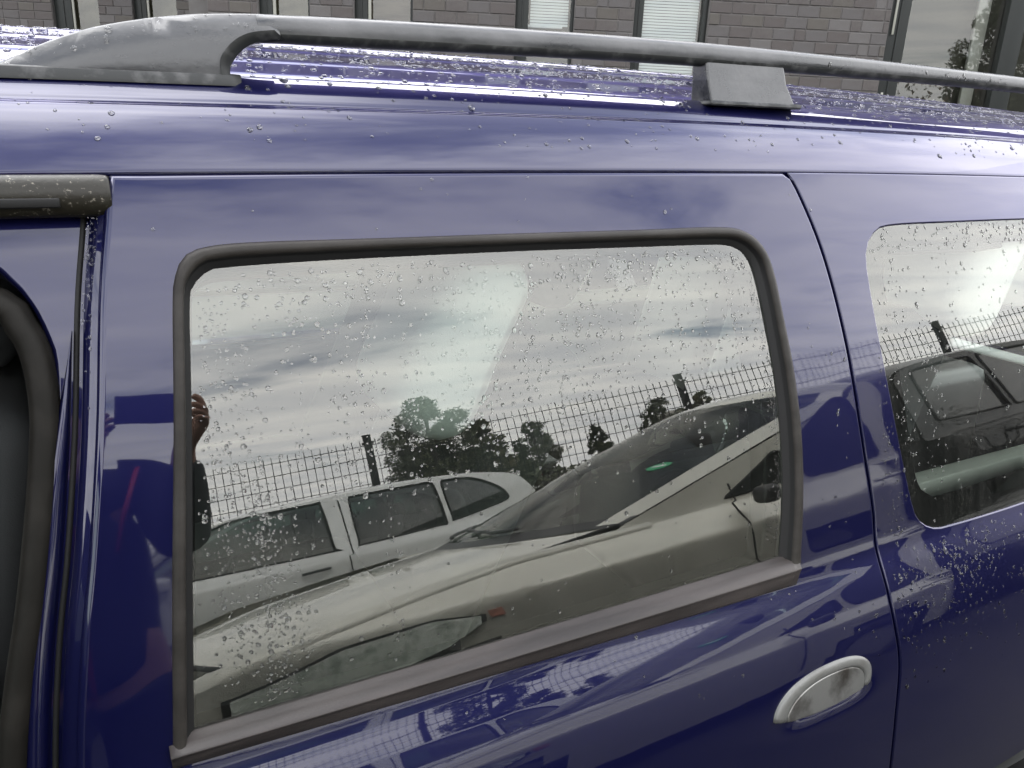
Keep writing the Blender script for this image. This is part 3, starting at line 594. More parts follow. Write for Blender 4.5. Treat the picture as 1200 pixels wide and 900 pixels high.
tube('coat_hook', [(-.11, 1.02, 1.375), (-.16, 1.03, 1.37), (-.17, 1.03, 1.34), (-.12, 1.02, 1.335)], .006, M['inner'], car)
bevel_box('seat_belt_cover', (-.19, .93, 1.02), (.05, .03, .34), M['beige'], car, .012)
# open front door, outside the frame on the left
fdm = empty('front_door', (-1.245, .69, 0), R(-66)); fdm.parent = car; fdm.matrix_parent_inverse = PARENT_INV[car.name]
bpy.context.view_layer.update()
fo2 = [tuple(p) for p in resample(np.array(fd_out + fd_out[:1]), 100)[:-1]]; fh2 = [tuple(p) for p in resample(np.array(fd_hole + fd_hole[:1]), 70)[:-1]]
for nm, oo, hh_, mm, of, ri in (('door_skin', fo2, [fh2], M['paint'], 0, True), ('door_pane', fh2, [], M['glass'], .012, False), ('door_lining', [tuple(np.array([-.65, 1.0]) + (np.array(p) - np.array([-.65, 1.0])) * .97) for p in fo2], [fh2], M['inner'], .05, True)):
    o = panel(nm, oo, hh_, mm, None, off=of, step=.08, rims=ri, depth=.02); o.parent = fdm
    o.matrix_parent_inverse = Matrix.Translation((1.245, -.69, 0))

# ------------------------------------------------------------------ rain drops on the car
def drops(name, pts, nrm, rad, parent, hgt=.28, m=M['water'], label=None):
    """many little domes as one mesh; each dome slightly drawn out and uneven"""
    n = len(pts); seg = 9; rings = [(1.0, 0.0), (.86, .5), (.52, .86)]
    up = np.array([0, 0, 1.0]); tu = up - nrm * (nrm @ up)[:, None]; tu /= np.linalg.norm(tu, axis=1, keepdims=True); tv = np.cross(nrm, tu)
    per = len(rings) * seg + 1; V = np.zeros((n, per, 3)); ph = rng.uniform(0, 6.28, n); el = rng.uniform(.95, 1.2, n); amp = rng.uniform(0, .09, n)
    for r_i, (rr, hh) in enumerate(rings):
        for s in range(seg):
            a = 2 * math.pi * s / seg; q = rad * rr * (1 + amp * np.sin(2 * a + ph) + amp * .6 * np.sin(3 * a + ph * 2))
            V[:, r_i * seg + s] = pts + tu * (q * math.sin(a) * el)[:, None] + tv * (q * math.cos(a))[:, None] + nrm * (rad * hgt * hh)[:, None]
    V[:, -1] = pts + nrm * (rad * hgt)[:, None]
    f = []
    for r_i in range(len(rings) - 1):
        for s in range(seg): t = (s + 1) % seg; f.append((r_i * seg + s, (r_i + 1) * seg + s, (r_i + 1) * seg + t, r_i * seg + t))
    q = np.array(f); tri = np.array([((len(rings) - 1) * seg + s, per - 1, (len(rings) - 1) * seg + (s + 1) % seg) for s in range(seg)])
    offs = (np.arange(n) * per)[:, None, None]; Q = (q[None] + offs).reshape(-1, 4); T = (tri[None] + offs).reshape(-1, 3)
    me = bpy.data.meshes.new(name); nv = n * per; me.vertices.add(nv); me.vertices.foreach_set('co', V.reshape(-1))
    loops = np.concatenate([Q.reshape(-1), T.reshape(-1)]); me.loops.add(len(loops)); me.loops.foreach_set('vertex_index', loops.astype(np.int32))
    st = np.concatenate([np.arange(len(Q)) * 4, len(Q) * 4 + np.arange(len(T)) * 3]); me.polygons.add(len(st)); me.polygons.foreach_set('loop_start', st.astype(np.int32))
    me.update(calc_edges=True); me.polygons.foreach_set('use_smooth', [True] * len(st))
    o = link(name, me, m, parent); o['kind'] = 'stuff'; return o
def flank_drops(name, xz, rad, parent, off=0.0, f=S0, hgt=.28):
    xz = np.asarray(xz); drops(name, P3(xz, off, f), SN(xz[:, 0], xz[:, 1], f), rad, parent, hgt)
def lens_xz(x0, x1, z0, z1, n): return np.stack([rng.uniform(x0, x1, n), rng.uniform(z0, z1, n)], 1)
def glass_drop_points():
    out, rad = [], []
    g = np.array(pane); g = np.array([.45, 1.2]) + (g - np.array([.45, 1.2])) * .965
    # all over, thicker near the top
    p = lens_xz(.03, .88, .98, 1.44, 2300); keep = rng.uniform(0, 1, len(p)) < np.clip(.16 + 1.0 * ((p[:, 1] - 1.14) / .30), .10, .95); p = p[keep]; out.append(p); rad.append(rng.gamma(2.6, .00042, len(p)) + .0004)
    # runs: vertical swarms of fine drops
    for xc, w_, z0, z1, n in ((.085, .012, 1.02, 1.40, 330), (.112, .008, 1.06, 1.36, 130), (.125, .012, .99, 1.22, 330), (.155, .006, 1.03, 1.2, 50), (.168, .006, 1.22, 1.40, 50), (.215, .010, 1.20, 1.42, 70), (.245, .006, 1.22, 1.40, 55), (.262, .007, 1.0, 1.2, 60),
                              (.30, .008, 1.18, 1.36, 60), (.365, .012, 1.24, 1.42, 120), (.40, .010, 1.20, 1.40, 90), (.455, .012, 1.22, 1.42, 120), (.50, .008, 1.24, 1.36, 50), (.54, .016, 1.20, 1.43, 160), (.585, .012, 1.25, 1.43, 80), (.635, .010, 1.2, 1.43, 70), (.70, .012, 1.2, 1.43, 80), (.74, .006, 1.24, 1.38, 45), (.80, .010, 1.28, 1.42, 60), (.14, .01, .99, 1.1, 90)):
        z = rng.uniform(z0, z1, n); x = xc + rng.normal(0, w_, n) + (z - 1.2) * .05; out.append(np.stack([x, z], 1)); rad.append(rng.gamma(3.0, .00029, n) + .0003)
    # along the right edge of the glass
    z = rng.uniform(1.0, 1.42, 420); x = np.interp(z, [.96, 1.12, 1.31, 1.384, 1.42], [.856, .873, .864, .855, .838]) - np.abs(rng.normal(0, .009, 420)) - .002; out.append(np.stack([x, z], 1)); rad.append(rng.uniform(.0004, .0012, 420))
    # top left cluster and top edge
    out.append(lens_xz(.09, .85, 1.395, 1.437, 260)); rad.append(rng.gamma(3, .0004, 260) + .0006)
    p, r = np.concatenate(out), np.concatenate(rad); r = np.clip(r, .0004, .0032); k = in_poly(p, g); return p[k], r[k]
p, r_ = glass_drop_points(); flank_drops('rain_drops', p, r_, door, off=.011 - .0002)
# quarter window and panels
p = lens_xz(1.10, 2.1, .95, 1.445, 900); k = in_poly(p, [tuple(cq + (np.array(q) - cq) * .985) for q in qhole]); k &= (rng.uniform(0, 1, len(p)) < np.clip((p[:, 1] - 1.05) / .33, .25, 1))
p2 = np.concatenate([lens_xz(1.10, 1.9, 1.405, 1.443, 220), np.stack([1.145 + rng.normal(0, .018, 130) + .0, rng.uniform(1.02, 1.42, 130)], 1) + 0, lens_xz(1.2, 1.26, 1.02, 1.3, 90)]); k2 = in_poly(p2, [tuple(cq + (np.array(q) - cq) * .985) for q in qhole])
p = np.concatenate([p[k], p2[k2]]); flank_drops('rain_drops', p, rng.gamma(3, .00042, len(p)) + .0005, quarter, off=.0023)
# paint of quarter panel: dense fine drops below and left of its window
a1 = np.stack([rng.normal(1.115, .014, 110), rng.uniform(.93, 1.25, 110)], 1); a1[:, 0] += -(a1[:, 1] - 1.0) * .12 
a2 = np.stack([rng.normal(1.24, .10, 420), .925 - np.abs(rng.normal(0, .065, 420))], 1); a3 = lens_xz(1.09, 1.75, .70, .93, 240)
p = np.concatenate([a1, a2, a3]); p = p[(p[:, 0] > 1.085) & ~in_poly(p, qhole)]; flank_drops('rain_drops', p, rng.gamma(3, .00040, len(p)) + .0006, quarter, f=S)
a1 = lens_xz(0.0, 1.05, 1.465, 1.525, 14); a2 = lens_xz(.05, .9, .80, .945, 26); a3 = lens_xz(.93, 1.04, .78, 1.4, 40); p = np.concatenate([a1, a2, a3]); p = p[~in_poly(p, win_hole)]
flank_drops('rain_drops', p, rng.gamma(3, .0004, len(p)) + .0006, door, f=S)
p = np.stack([rng.uniform(-.009, .004, 150), 1.50 - np.abs(rng.normal(0, .07, 150))], 1); p[:, 0] += np.interp(p[:, 1], [x[1] for x in FRONT[::-1]], [x[0] for x in FRONT[::-1]]) - .010
flank_drops('rain_drops', p, rng.gamma(3, .00025, 150) + .0003, jamb, off=.012)
# roof side: clustered drops; roof top: many, small and grazing
def roof_drops(y0, y1, n, rg, name='rain_drops', x0=-.2, x1=2.0, clumps=0):
    dd = np.gradient(rp, axis=0); dd /= np.linalg.norm(dd, axis=1, keepdims=True)
    if clumps: cx = rng.uniform(x0, x1, clumps); cy = rng.uniform(y0, y1, clumps); ci = rng.integers(0, clumps, n); x = cx[ci] + rng.normal(0, .035, n); y = np.clip(cy[ci] + rng.normal(0, (y1 - y0) * .12, n), y0, y1)
    else: x = rng.uniform(x0, x1, n); y = rng.uniform(y0, y1, n)
    z = np.interp(y, rp[:, 0], rp[:, 1]) - (x - .5) ** 2 * .010; j = np.clip(np.searchsorted(rp[:, 0], y), 0, len(rp) - 1)
    # the section turns back on itself only at the gutter lip, below y0
    nr = np.stack([np.zeros(n), -dd[j, 1], dd[j, 0]], 1); pts = np.stack([x, y + (x - .2) ** 2 / 80, z], 1)
    drops(name, pts, nr, rng.gamma(3, rg, n) + .0005, roof_o, .45)
roof_drops(.892, .988, 380, .00045, clumps=46); roof_drops(.892, .988, 200, .00045); roof_drops(.889, .897, 240, .0003); roof_drops(1.00, 1.55, 5200, .0006); roof_drops(.97, 1.05, 350, .0006)
tp = catmull(RT, 160); n = 260; x = rng.uniform(-.08, 1.6, n); zt = np.interp(x, tp[:, 0], tp[:, 1]); a = rng.uniform(-.2, 1.35, n)
drops('rail_drops', np.stack([x, .990 - .0165 * np.cos(a) * np.where(x < .2, 1.15, 1), zt - .0150 + .0150 * np.sin(a)], 1), np.stack([np.zeros(n), -np.cos(a), np.sin(a)], 1), rng.gamma(3, .00035, n) + .0006, car, .35)
# drips hanging under the rail
n = 150; x = np.concatenate([rng.uniform(.3, .9, 100), rng.uniform(.9, 1.6, 50)]); tp = catmull(RT, 160); z = np.interp(x, tp[:, 0], tp[:, 1]) - .028
drops('rail_drips', np.stack([x, np.full(n, .983) + rng.normal(0, .004, n), z], 1), np.tile([0, -.3, -.95], (n, 1)), rng.uniform(.001, .0024, n), car, .7)

# ------------------------------------------------------------------ the two parked cars mirrored in the blue car's window
def parked_car(root, hood, top, side_out, wins, hw, ymid, zsill, m, inner, hood_hw, rear_x):
    """hood: centre line (x, z) nose to cowl; top: centre line cowl > roof > tail; side_out: flank polygon above the belt (x, z)"""
    world_children(root)
    def half(z):  # half width by height
        return np.interp(z, [.2, .45, .70, .86, .93, 1.5, 1.6], [hw - .03, hw, hw + .005, hw - .02, hw - .055, hw - .255, hw - .31]) if not inner.get('wrap') else np.interp(z, [.2, .45, .68, .745, .76, .80, .90, .93, 1.5, 1.6], [hw - .03, hw - .005, hw + .0, hw, hw - .008, hw - .045, hw - .115, hw - .125, hw - .29, hw - .33])
    xs0, xs1 = hood[0][0], rear_x
    hx = [p[0] for p in hood]; hz = [p[1] for p in hood]
    def nosef(x):  # plan rounding of nose and tail
        return 1 - (.20 if inner.get('wrap') else .30) * np.clip((xs0 + .45 - x) / .45, 0, 1) ** 2.2 - .16 * np.clip((x - xs1 + .3) / .3, 0, 1) ** 2
    # flanks (lower body) as sheets
    for s in (-1, 1):
        V, F = [], []; zz = [zsill, .35, .50, .60, .66, .695, .705, .72, .75, .78, .81, .84]; xs = np.linspace(xs0, xs1, 70)
        for x in xs:
            zt = np.interp(x, hx + [hx[-1] + .1], hz + [.0]) if x < hx[-1] else 9
            belt = min(.90, (np.interp(x, hx, hz) - .07)) if x < hx[-1] else .90
            for z in zz:
                z_ = zsill + (z - zsill) * (belt - zsill) / (.84 - zsill)
                V.append((x, ymid + s * float(half(z_)) * float(nosef(x)), z_))
        k = len(zz); F = []
        for i in range(len(xs) - 1):
            for j in range(k - 1):
                c = V[i * k + j]; inw = any((c[0] - wx) ** 2 + (V[i * k + j][2] + .04 - .30) ** 2 < .35 ** 2 for wx in (xs0 + .80, xs1 - .72))
                if not inw: F.append((i * k + j, i * k + j + 1, (i + 1) * k + j + 1, (i + 1) * k + j))
        fixn(mesh('body_side', V, F, m, root))
        for wx in (xs0 + .80, xs1 - .72):
            n = 28; t_ = empty('wheel', (wx, ymid + s * (hw - .12), .30)); t_.parent = root; t_.matrix_parent_inverse = PARENT_INV[root.name]
            V = []; pr = [(.19, -.09), (.29, -.09), (.30, 0), (.29, .09), (.19, .09)]
            for i in range(n): a = 2 * math.pi * i / n; V += [(q * math.cos(a), y, q * math.sin(a)) for q, y in pr]
            fixn(mesh('tyre', V, [(i * 5 + j, i * 5 + (j + 1) % 5, ((i + 1) % n) * 5 + (j + 1) % 5, ((i + 1) % n) * 5 + j) for i in range(n) for j in range(5)], M['tyre'], t_))
            V = [(.2 * math.cos(2 * math.pi * i / n), q * .07, .2 * math.sin(2 * math.pi * i / n)) for q in (-1, 1) for i in range(n)]
            fixn(mesh('rim', V, [tuple(range(n)), tuple(range(n, 2 * n))] + [(i, (i + 1) % n, n + (i + 1) % n, n + i) for i in range(n)], M['rim'], t_, smooth=False))
    # bumper ends
    def bump(u, v, x, d):
        y = (v * 2 - 1); return (x + d * .13 * (y * y), ymid + y * float(half(.6)) * float(nosef(x)), zsill + (.80 - .10 * (d > 0) - zsill) * u)
    grid_sheet('front_bumper', lambda u, v: (xs0 - .10 * (1 - (2 * v - 1) ** 2) + .0, ymid + (2 * v - 1) * float(half(.6)) * float(nosef(xs0)), zsill + (hz[0] - .05 - zsill) * u), 6, 14, m, root)
    grid_sheet('tail', lambda u, v: (xs1 + .06 * (1 - (2 * v - 1) ** 2), ymid + (2 * v - 1) * float(half(.6)) * float(nosef(xs1)), zsill + (.92 - zsill) * u), 6, 14, m, root)
    # wing tops: the light band between flank and bonnet
    inset = .095 if not inner.get('wrap') else .045
    for s in (-1, 1):
        V, F = [], []; xs = np.linspace(xs0 + .02, hx[-1] + .62, 50)
        for x in xs:
            belt = min(.90, np.interp(x, hx, hz) - .07); y0 = float(half(belt)) * float(nosef(x)); zt = np.interp(x, hx, hz) - .025
            if x > hx[-1]: zt = belt + .02
            for t, dz in ((0, 0), (.12, .018), (.5, .036), (1.0, 1)):
                V.append((x, ymid + s * (y0 - inset * t), belt + (dz if dz < 1 else (zt - belt))))
        F = [(i * 4 + j, i * 4 + j + 1, i * 4 + 4 + j + 1, i * 4 + 4 + j) for i in range(len(xs) - 1) for j in range(3)]
        fixn(mesh('wing_top', V, F, m, root))
    # bonnet with a dark shut line around it
    def hood_pt(u, v, lift=0., k=1.0):
        x = hx[0] + .035 + (hx[-1] - hx[0] - .02) * u; y = (2 * v - 1) * k; x2 = x + ((.30 if inner.get('wrap') else .16) * y * y) * (1 - u) + inner.get('wrap', .32) * .95 * y * y * u
        z = np.interp(x, hx, hz) - .030 * y * y + lift; b = min(.90, np.interp(min(x2, hx[-1]), hx, hz) - .07)
        return (x2, ymid + y * (float(half(b)) * float(nosef(x2)) - inset - .006), z)
    grid_sheet('bonnet', lambda u, v: hood_pt(u, v, .012), 22, 20, m, root)
    tube('bonnet_gap', [hood_pt(u, 0, .011, 1.0) for u in np.linspace(1, 0, 16)] + [hood_pt(0, v, .011) for v in np.linspace(.06, .94, 14)] + [hood_pt(u, 1, .011) for u in np.linspace(0, 1, 16)], .013, M['black_rubber'], root, 6)
    # greenhouse
    tp_ = catmull(top, 90); xb = hx[-1]
    def sheet_pt(i, v):
        x, z = tp_[i]; y = 2 * v - 1; yh = float(half(z)) - .004; slope = np.clip((z - top[0][1]) / (1.45 - top[0][1]), 0, 1)
        return (x + (inner['wrap'] + .32 * slope if inner.get('wrap') else .32 - .15 * slope) * y * y * (1 if i < 45 else max(0, 1 - (i - 45) / 41)), ymid + y * yh, z - (.085 if inner.get('wrap') else .035) * y * y * slope - .02 * y ** 8)
    iw = int(np.argmax(tp_[:, 0] >= inner['ws_end'])); ir = int(np.argmax(tp_[:, 0] >= inner['roof_end']))
    def part(name, a, b, v0, v1, mm, nv=18, lift=0):
        V = [Vector(sheet_pt(i, v)) + Vector((0, 0, lift)) for i in range(a, b + 1) for v in np.linspace(v0, v1, nv)]
        F = [(i * nv + j, i * nv + j + 1, (i + 1) * nv + j + 1, (i + 1) * nv + j) for i in range(b - a) for j in range(nv - 1)]
        o = mesh(name, V, F, mm, root); fixn(o); return o
    ws = part('windscreen', 2, iw, .045, .955, M['screen'])
    part('windscreen_base', 0, 3, .0, 1.0, M['plastic'], lift=.004)
    part('a_pillar', 1, iw, 0, .05, m, 4, .003); part('a_pillar', 1, iw, .95, 1, m, 4, .003)
    part('roof', iw, ir, 0, 1, m); part('rear_screen', ir, len(tp_) - 6, .08, .92, M['carglass']); part('c_pillar', ir, len(tp_) - 1, 0, .09, m, 4); part('c_pillar', ir, len(tp_) - 1, .91, 1, m, 4); part('tailgate_edge', len(tp_) - 7, len(tp_) - 1, .08, .92, m, 8)
    # side panels of the greenhouse follow the edge of the sheet
    edge = [sheet_pt(i, 0) for i in range(0, len(tp_), 2)]; edge2 = [(e[0], e[2]) for e in edge]
    outl = [(edge2[0][0] - .02, .885)] + edge2 + [(edge2[-1][0], .885)]; outl = [tuple(p) for p in resample(np.array(outl + outl[:1]), 170)[:-1]]
    for s in (-1, 1):
        P, T = cdt(outl, [list(w_) for w_ in wins], .06)
        V = [(x, ymid + s * float(half(z)), z) for x, z in P]; fixn(mesh('side_frame', V, T, m, root))
        for w_ in wins:
            P, T = cdt(list(w_), (), .1); V = [(x, ymid + s * (float(half(z)) - .012), z) for x, z in P]; q = mesh('side_window', V, T, M['dark_pane'] if (inner.get('wrap') or m is M['dark_paint']) else M['carglass'], root); fixn(q)
            loop = [(x, ymid + s * (float(half(z)) + .002), z) for x, z in resample(np.array(list(w_) + [w_[0]]), 60)[:-1]]
            tube('window_rubber', loop, .009, M['black_rubber'], q, 5, closed=True)
        for dx in inner['doors']:
            tube('door_gap', [(dx + .0, ymid + s * (float(half(z)) + .0015), z) for z in np.linspace(.35, .88, 10)] + [(dx + .03, ymid + s * (float(half(z)) + .001), z) for z in np.linspace(.89, inner.get('gap_top', .93), 8)], .005, M['black_rubber'], root, 5)
        for dx in inner['handles']:
            tube('door_handle', [(dx - .09, ymid + s * (hw + .0), .80), (dx - .07, ymid + s * (hw + .035), .805), (dx + .07, ymid + s * (hw + .035), .81), (dx + .09, ymid + s * (hw + .0), .81)], .013, inner['hm'], root, 8)
    # cabin
    x0, x1 = hx[-1] + .1, xs1 - .25
    grid_sheet('cabin_floor', lambda u, v: (x0 + (x1 - x0) * u, ymid + (v - .5) * 2 * (hw - .1), .42), 2, 2, M['inner'], root)
    grid_sheet('dashboard', lambda u, v: (x0 + .10 + .75 * u, ymid + (v - .5) * 2 * (hw - .16), .90 - .02 * u - .30 * max(0, u - .8) * 5 * .2), 8, 2, M['inner'], root)
    for yy in (-.36, .36):
        for sx in inner['seats']:
            bevel_box('seat_back', (sx, ymid + yy, .88), (.16, .48, .60), M['seat'], root, .06, rot=Matrix.Rotation(.2, 4, 'Y'), seg=3)
            bevel_box('headrest', (sx + .10, ymid + yy, 1.24), (.09, .26, .17), M['inner'], root, .035, seg=3)
    tube('steering_wheel', [(x0 + .95 + .05 * math.sin(a), ymid + inner['sw'] + .18 * math.cos(a), .97 + .15 * math.sin(a)) for a in np.linspace(0, 2 * math.pi, 24, endpoint=False)], .014, M['plastic'], root, 6, closed=True)
    return half, hood_pt, sheet_pt, iw, ws, nosef
def rrect(pts, n=50): return [tuple(p) for p in catmull([np.array(p) for p in pts], n, True)[:-1]]
near = empty('silver_compact_car', (1.9, -1.68, 0)); tag(near, 'champagne silver compact car with sloping windscreen parked nearest behind the photographer', 'car', 'parked silver cars mirrored in the window')
NW = [[(2.10, .915), (2.14, .915), (2.48, .925), (2.52, .95), (2.54, 1.10), (2.50, 1.11), (2.40, 1.06)], rrect([(2.66, .92), (3.10, .93), (3.16, 1.00), (3.16, 1.32), (3.12, 1.37), (3.02, 1.36), (2.80, 1.25), (2.64, 1.15), (2.60, .97)], 60)]
half, hpt, spt, iw, ws, nf = parked_car(near, [(-.16, .68), (-.05, .765), (.22, .835), (.70, .90), (1.05, .935)], [(1.03, .93), (1.45, 1.11), (1.95, 1.32), (2.45, 1.495), (2.7, 1.55), (2.85, 1.565), (3.0, 1.555), (3.12, 1.50), (3.20, 1.38), (3.26, 1.1), (3.29, .92)],
    None, NW, .865, -1.665, .24, M['silver'], dict(ws_end=2.53, roof_end=3.10, doors=(2.12,), handles=(3.0,), hm=M['silver'], seats=(2.2,), sw=.36, gap_top=.99, wrap=.50), None, 3.33)
near.location = (1.9 + .15, -1.68, -.055)
# wipers, headlamps, indicators, mirror, green badge in the windscreen
for k, (v0, v1, i0, i1) in enumerate(((.75, .46, 4, 7), (.42, .10, 4, 7))):
    tube('wiper', [Vector(spt(int(i0 + (i1 - i0) * t), v0 + (v1 - v0) * t)) + Vector((-.01, 0, .018)) for t in np.linspace(0, 1, 8)], .011, M['plastic'], near, 6)
for s in (-1, 1):
    # headlamp: a long wedge wrapped round the wing, reflector behind a clear cover
    def hl(u, v, out):
        x = .02 + .81 * u; zt = np.interp(x, [.0, .35, .66, .84], [.640, .725, .735, .705]); zb = np.interp(x, [.0, .4, .70, .84], [.52, .575, .625, .68])
        z = zb + (zt - zb) * v; y0 = float(half(z)) * float(nf(x)); return (x, -1.665 + s * (y0 + out), z)
    grid_sheet('headlamp_surround', lambda u, v: hl(u * 1.06 - .03, v * 1.06 - .03 + .02, .005), 20, 6, M['plastic'], near)
    hlm = grid_sheet('headlight', lambda u, v: hl(u, v, .017), 20, 6, M['lens'], near)
    grid_sheet('lamp_cover', lambda u, v: hl(u, v, .027), 20, 6, M['clear'], hlm)
    grid_sheet('side_indicator', lambda u, v: (.875 + .055 * u - .015 * v, -1.665 + s * (float(half(.72)) + .006), .685 + .032 * v), 4, 3, M['orange'], near)
    mb = bevel_box('door_mirror', (2.20, -1.665 + s * .90, .90), (.09, .12, .10), M['plastic'], near, .035, seg=4)
c0 = Vector(spt(int(iw * .42), .86)); c1 = Vector(spt(int(iw * .42) + 1, .86)); cy_ = Vector(spt(int(iw * .42), .88)); t1 = (c1 - c0).normalized(); t2 = (cy_ - c0).normalized(); nn_ = t1.cross(t2).normalized(); nn_ = nn_ if nn_.z > 0 else -nn_
V = [c0 + nn_ * .004 + t1 * .045 * math.cos(a) + t2 * .055 * math.sin(a) for a in np.linspace(0, 2 * math.pi, 24, endpoint=False)]; st = mesh('round_badge', V, [tuple(range(24))], M['green'], near, smooth=False)
V = [c0 + nn_ * .006 + t1 * (.010 * math.cos(a)) + t2 * .038 * math.sin(a) for a in np.linspace(0, 2 * math.pi, 14, endpoint=False)]; mesh('badge_field', V, [tuple(range(14))], M['white'], st, smooth=False)

dark = empty('added_dark_car', (0, 0, 0)); tag(dark, 'dark car added behind the silver compact one to darken the quarter window reflection', 'car')  # added car body: its dark side fills the quarter window's reflection
DW = [rrect([(.10, 1.00), (.22, .97), (1.12, .955), (1.15, .98), (1.14, 1.40), (1.08, 1.43), (.75, 1.42), (.45, 1.30), (.2, 1.12)], 70), rrect([(1.36, .96), (1.95, .975), (2.0, 1.00), (2.0, 1.41), (1.93, 1.435), (1.40, 1.44), (1.35, 1.41), (1.335, .99)], 60), rrect([(2.10, .98), (2.75, 1.0), (2.80, 1.04), (2.74, 1.36), (2.64, 1.41), (2.14, 1.43), (2.09, 1.40), (2.08, 1.02)], 50)]
parked_car(dark, [(-1.35, .66), (-1.2, .76), (-.9, .86), (-.45, .93)], [(-.46, .93), (-.1, 1.12), (.3, 1.34), (.55, 1.44), (.85, 1.51), (1.2, 1.54), (1.8, 1.54), (2.4, 1.52), (2.82, 1.45), (2.92, 1.28), (3.0, 1.0), (3.03, .92)],
    None, DW, .86, 1.72, .22, M['dark_paint'], dict(ws_end=.60, roof_end=2.80, doors=(1.24,), handles=(1.0, 2.1), hm=M['plastic'], seats=(.95, 1.9), sw=.36, gap_top=1.42), None, 3.08)
dark.matrix_world = Matrix.Translation((6.60, .06, 0)) @ Matrix.Rotation(math.pi, 4, 'Z')
far = empty('pale_hatchback', (1.0, -4.4, 0)); tag(far, 'pale silver hatchback with long side windows parked beyond the nearer car by the fence', 'car', 'parked silver cars mirrored in the window')
FW = [rrect([(-.10, 1.00), (.02, .97), (1.12, .955), (1.15, .98), (1.14, 1.43), (1.08, 1.455), (.55, 1.44), (.25, 1.30), (.0, 1.12)], 70), rrect([(1.36, .96), (1.95, .975), (2.0, 1.00), (2.0, 1.43), (1.93, 1.455), (1.40, 1.46), (1.35, 1.43), (1.335, .99)], 60), rrect([(2.08, 1.0), (2.50, 1.08), (2.56, 1.14), (2.50, 1.27), (2.32, 1.41), (2.12, 1.44), (2.07, 1.41), (2.06, 1.04)], 50)]
parked_car(far, [(-1.35, .66), (-1.2, .76), (-.9, .86), (-.55, .93)], [(-.56, .93), (-.2, 1.12), (.2, 1.34), (.45, 1.46), (.75, 1.53), (1.2, 1.56), (1.8, 1.555), (2.3, 1.51), (2.62, 1.43), (2.74, 1.28), (2.84, 1.0), (2.87, .92)],
    None, FW, .86, -4.45, .22, M['pale'], dict(ws_end=.50, roof_end=2.60, doors=(1.24,), handles=(1.0, 2.1), hm=M['plastic'], seats=(.95, 1.9), sw=.36, gap_top=1.45), None, 2.92)
bevel_box('door_mirror', (.05, -3.52, 1.0), (.14, .20, .14), M['pale'], far, .04, seg=3)

# ------------------------------------------------------------------ mesh fence behind them
FA, FD = R(18), np.array([math.cos(R(18)), math.sin(R(18))]); F0 = np.array([2.2, -6.0])
fence = empty('mesh_fence', (F0[0], F0[1], 0), FA); tag(fence, 'anthracite welded mesh fence running behind the parked cars', 'fence')
SP = 3.55
def boxes(name, B, m, parent):
    """many plain bars as one mesh; B = rows of centre and half size"""
    B = np.asarray(B, float); c, h = B[:, :3], B[:, 3:]; sg = np.array([(x, y, z) for x in (-1, 1) for y in (-1, 1) for z in (-1, 1)])
    V = (c[:, None] + h[:, None] * sg[None]).reshape(-1, 3); q = np.array([(0, 1, 3, 2), (4, 6, 7, 5), (0, 4, 5, 1), (2, 3, 7, 6), (0, 2, 6, 4), (1, 5, 7, 3)])
    F = (q[None] + (np.arange(len(B)) * 8)[:, None, None]).reshape(-1, 4); return mesh(name, V, F, m, parent, smooth=False)
for k in range(-2, 4):
    pst = bevel_box('fence_post', (k * SP, 0, 1.24), (.085, .06, 2.48), M['fence'], fence, .006)
    pass
    bevel_box('post_cap', (k * SP, 0, 2.49), (.095, .07, .02), M['fence'], pst, .004); bevel_box('post_clamp', (k * SP, 0, 2.36), (.12, .09, .035), M['fence'], pst, .004)
    if k == 3: continue
    xs = np.linspace(k * SP + .08, (k + 1) * SP - .08, 42); B = [(x, .02, 1.25, .0036, .0030, 1.17) for x in xs]
    for z in np.arange(.12, 2.42, .20): B += [(k * SP + SP / 2, .02 + dy, z, SP / 2 - .03, .004, .0045) for dy in (-.008, .008)]
    q = boxes('mesh_panel', B, M['fence'], fence); q['kind'] = 'stuff'

# ------------------------------------------------------------------ trees
def leaves(name, blobs, n, size, m, parent):
    C, Rr = [], []
    w_ = np.array([b[3] ** 2 for b in blobs]); w_ /= w_.sum(); ci = rng.choice(len(blobs), n, p=w_)
    bl = np.array([b[:3] for b in blobs]); rb = np.array([b[3] for b in blobs]); d = rng.normal(size=(n, 3)); d /= np.linalg.norm(d, axis=1, keepdims=True)
    rad = rng.uniform(.30, 1.0, n) ** .5 * rng.choice([1.0, 1.12, 1.3], n, p=[.7, .2, .1]); c = bl[ci] + d * (rb[ci] * rad)[:, None] * np.array([1, 1, .85])
    a = rng.normal(size=(n, 3)); a /= np.linalg.norm(a, axis=1, keepdims=True); b = np.cross(a, rng.normal(size=(n, 3))); b /= np.linalg.norm(b, axis=1, keepdims=True); s = (size * rng.uniform(.6, 1.4, n))[:, None]
    V = np.stack([c - a * s, c + b * s * .5, c + a * s, c - b * s * .5], 1).reshape(-1, 3); F = np.arange(4 * n).reshape(-1, 4)
    return mesh(name, V, F, m, parent, smooth=False)
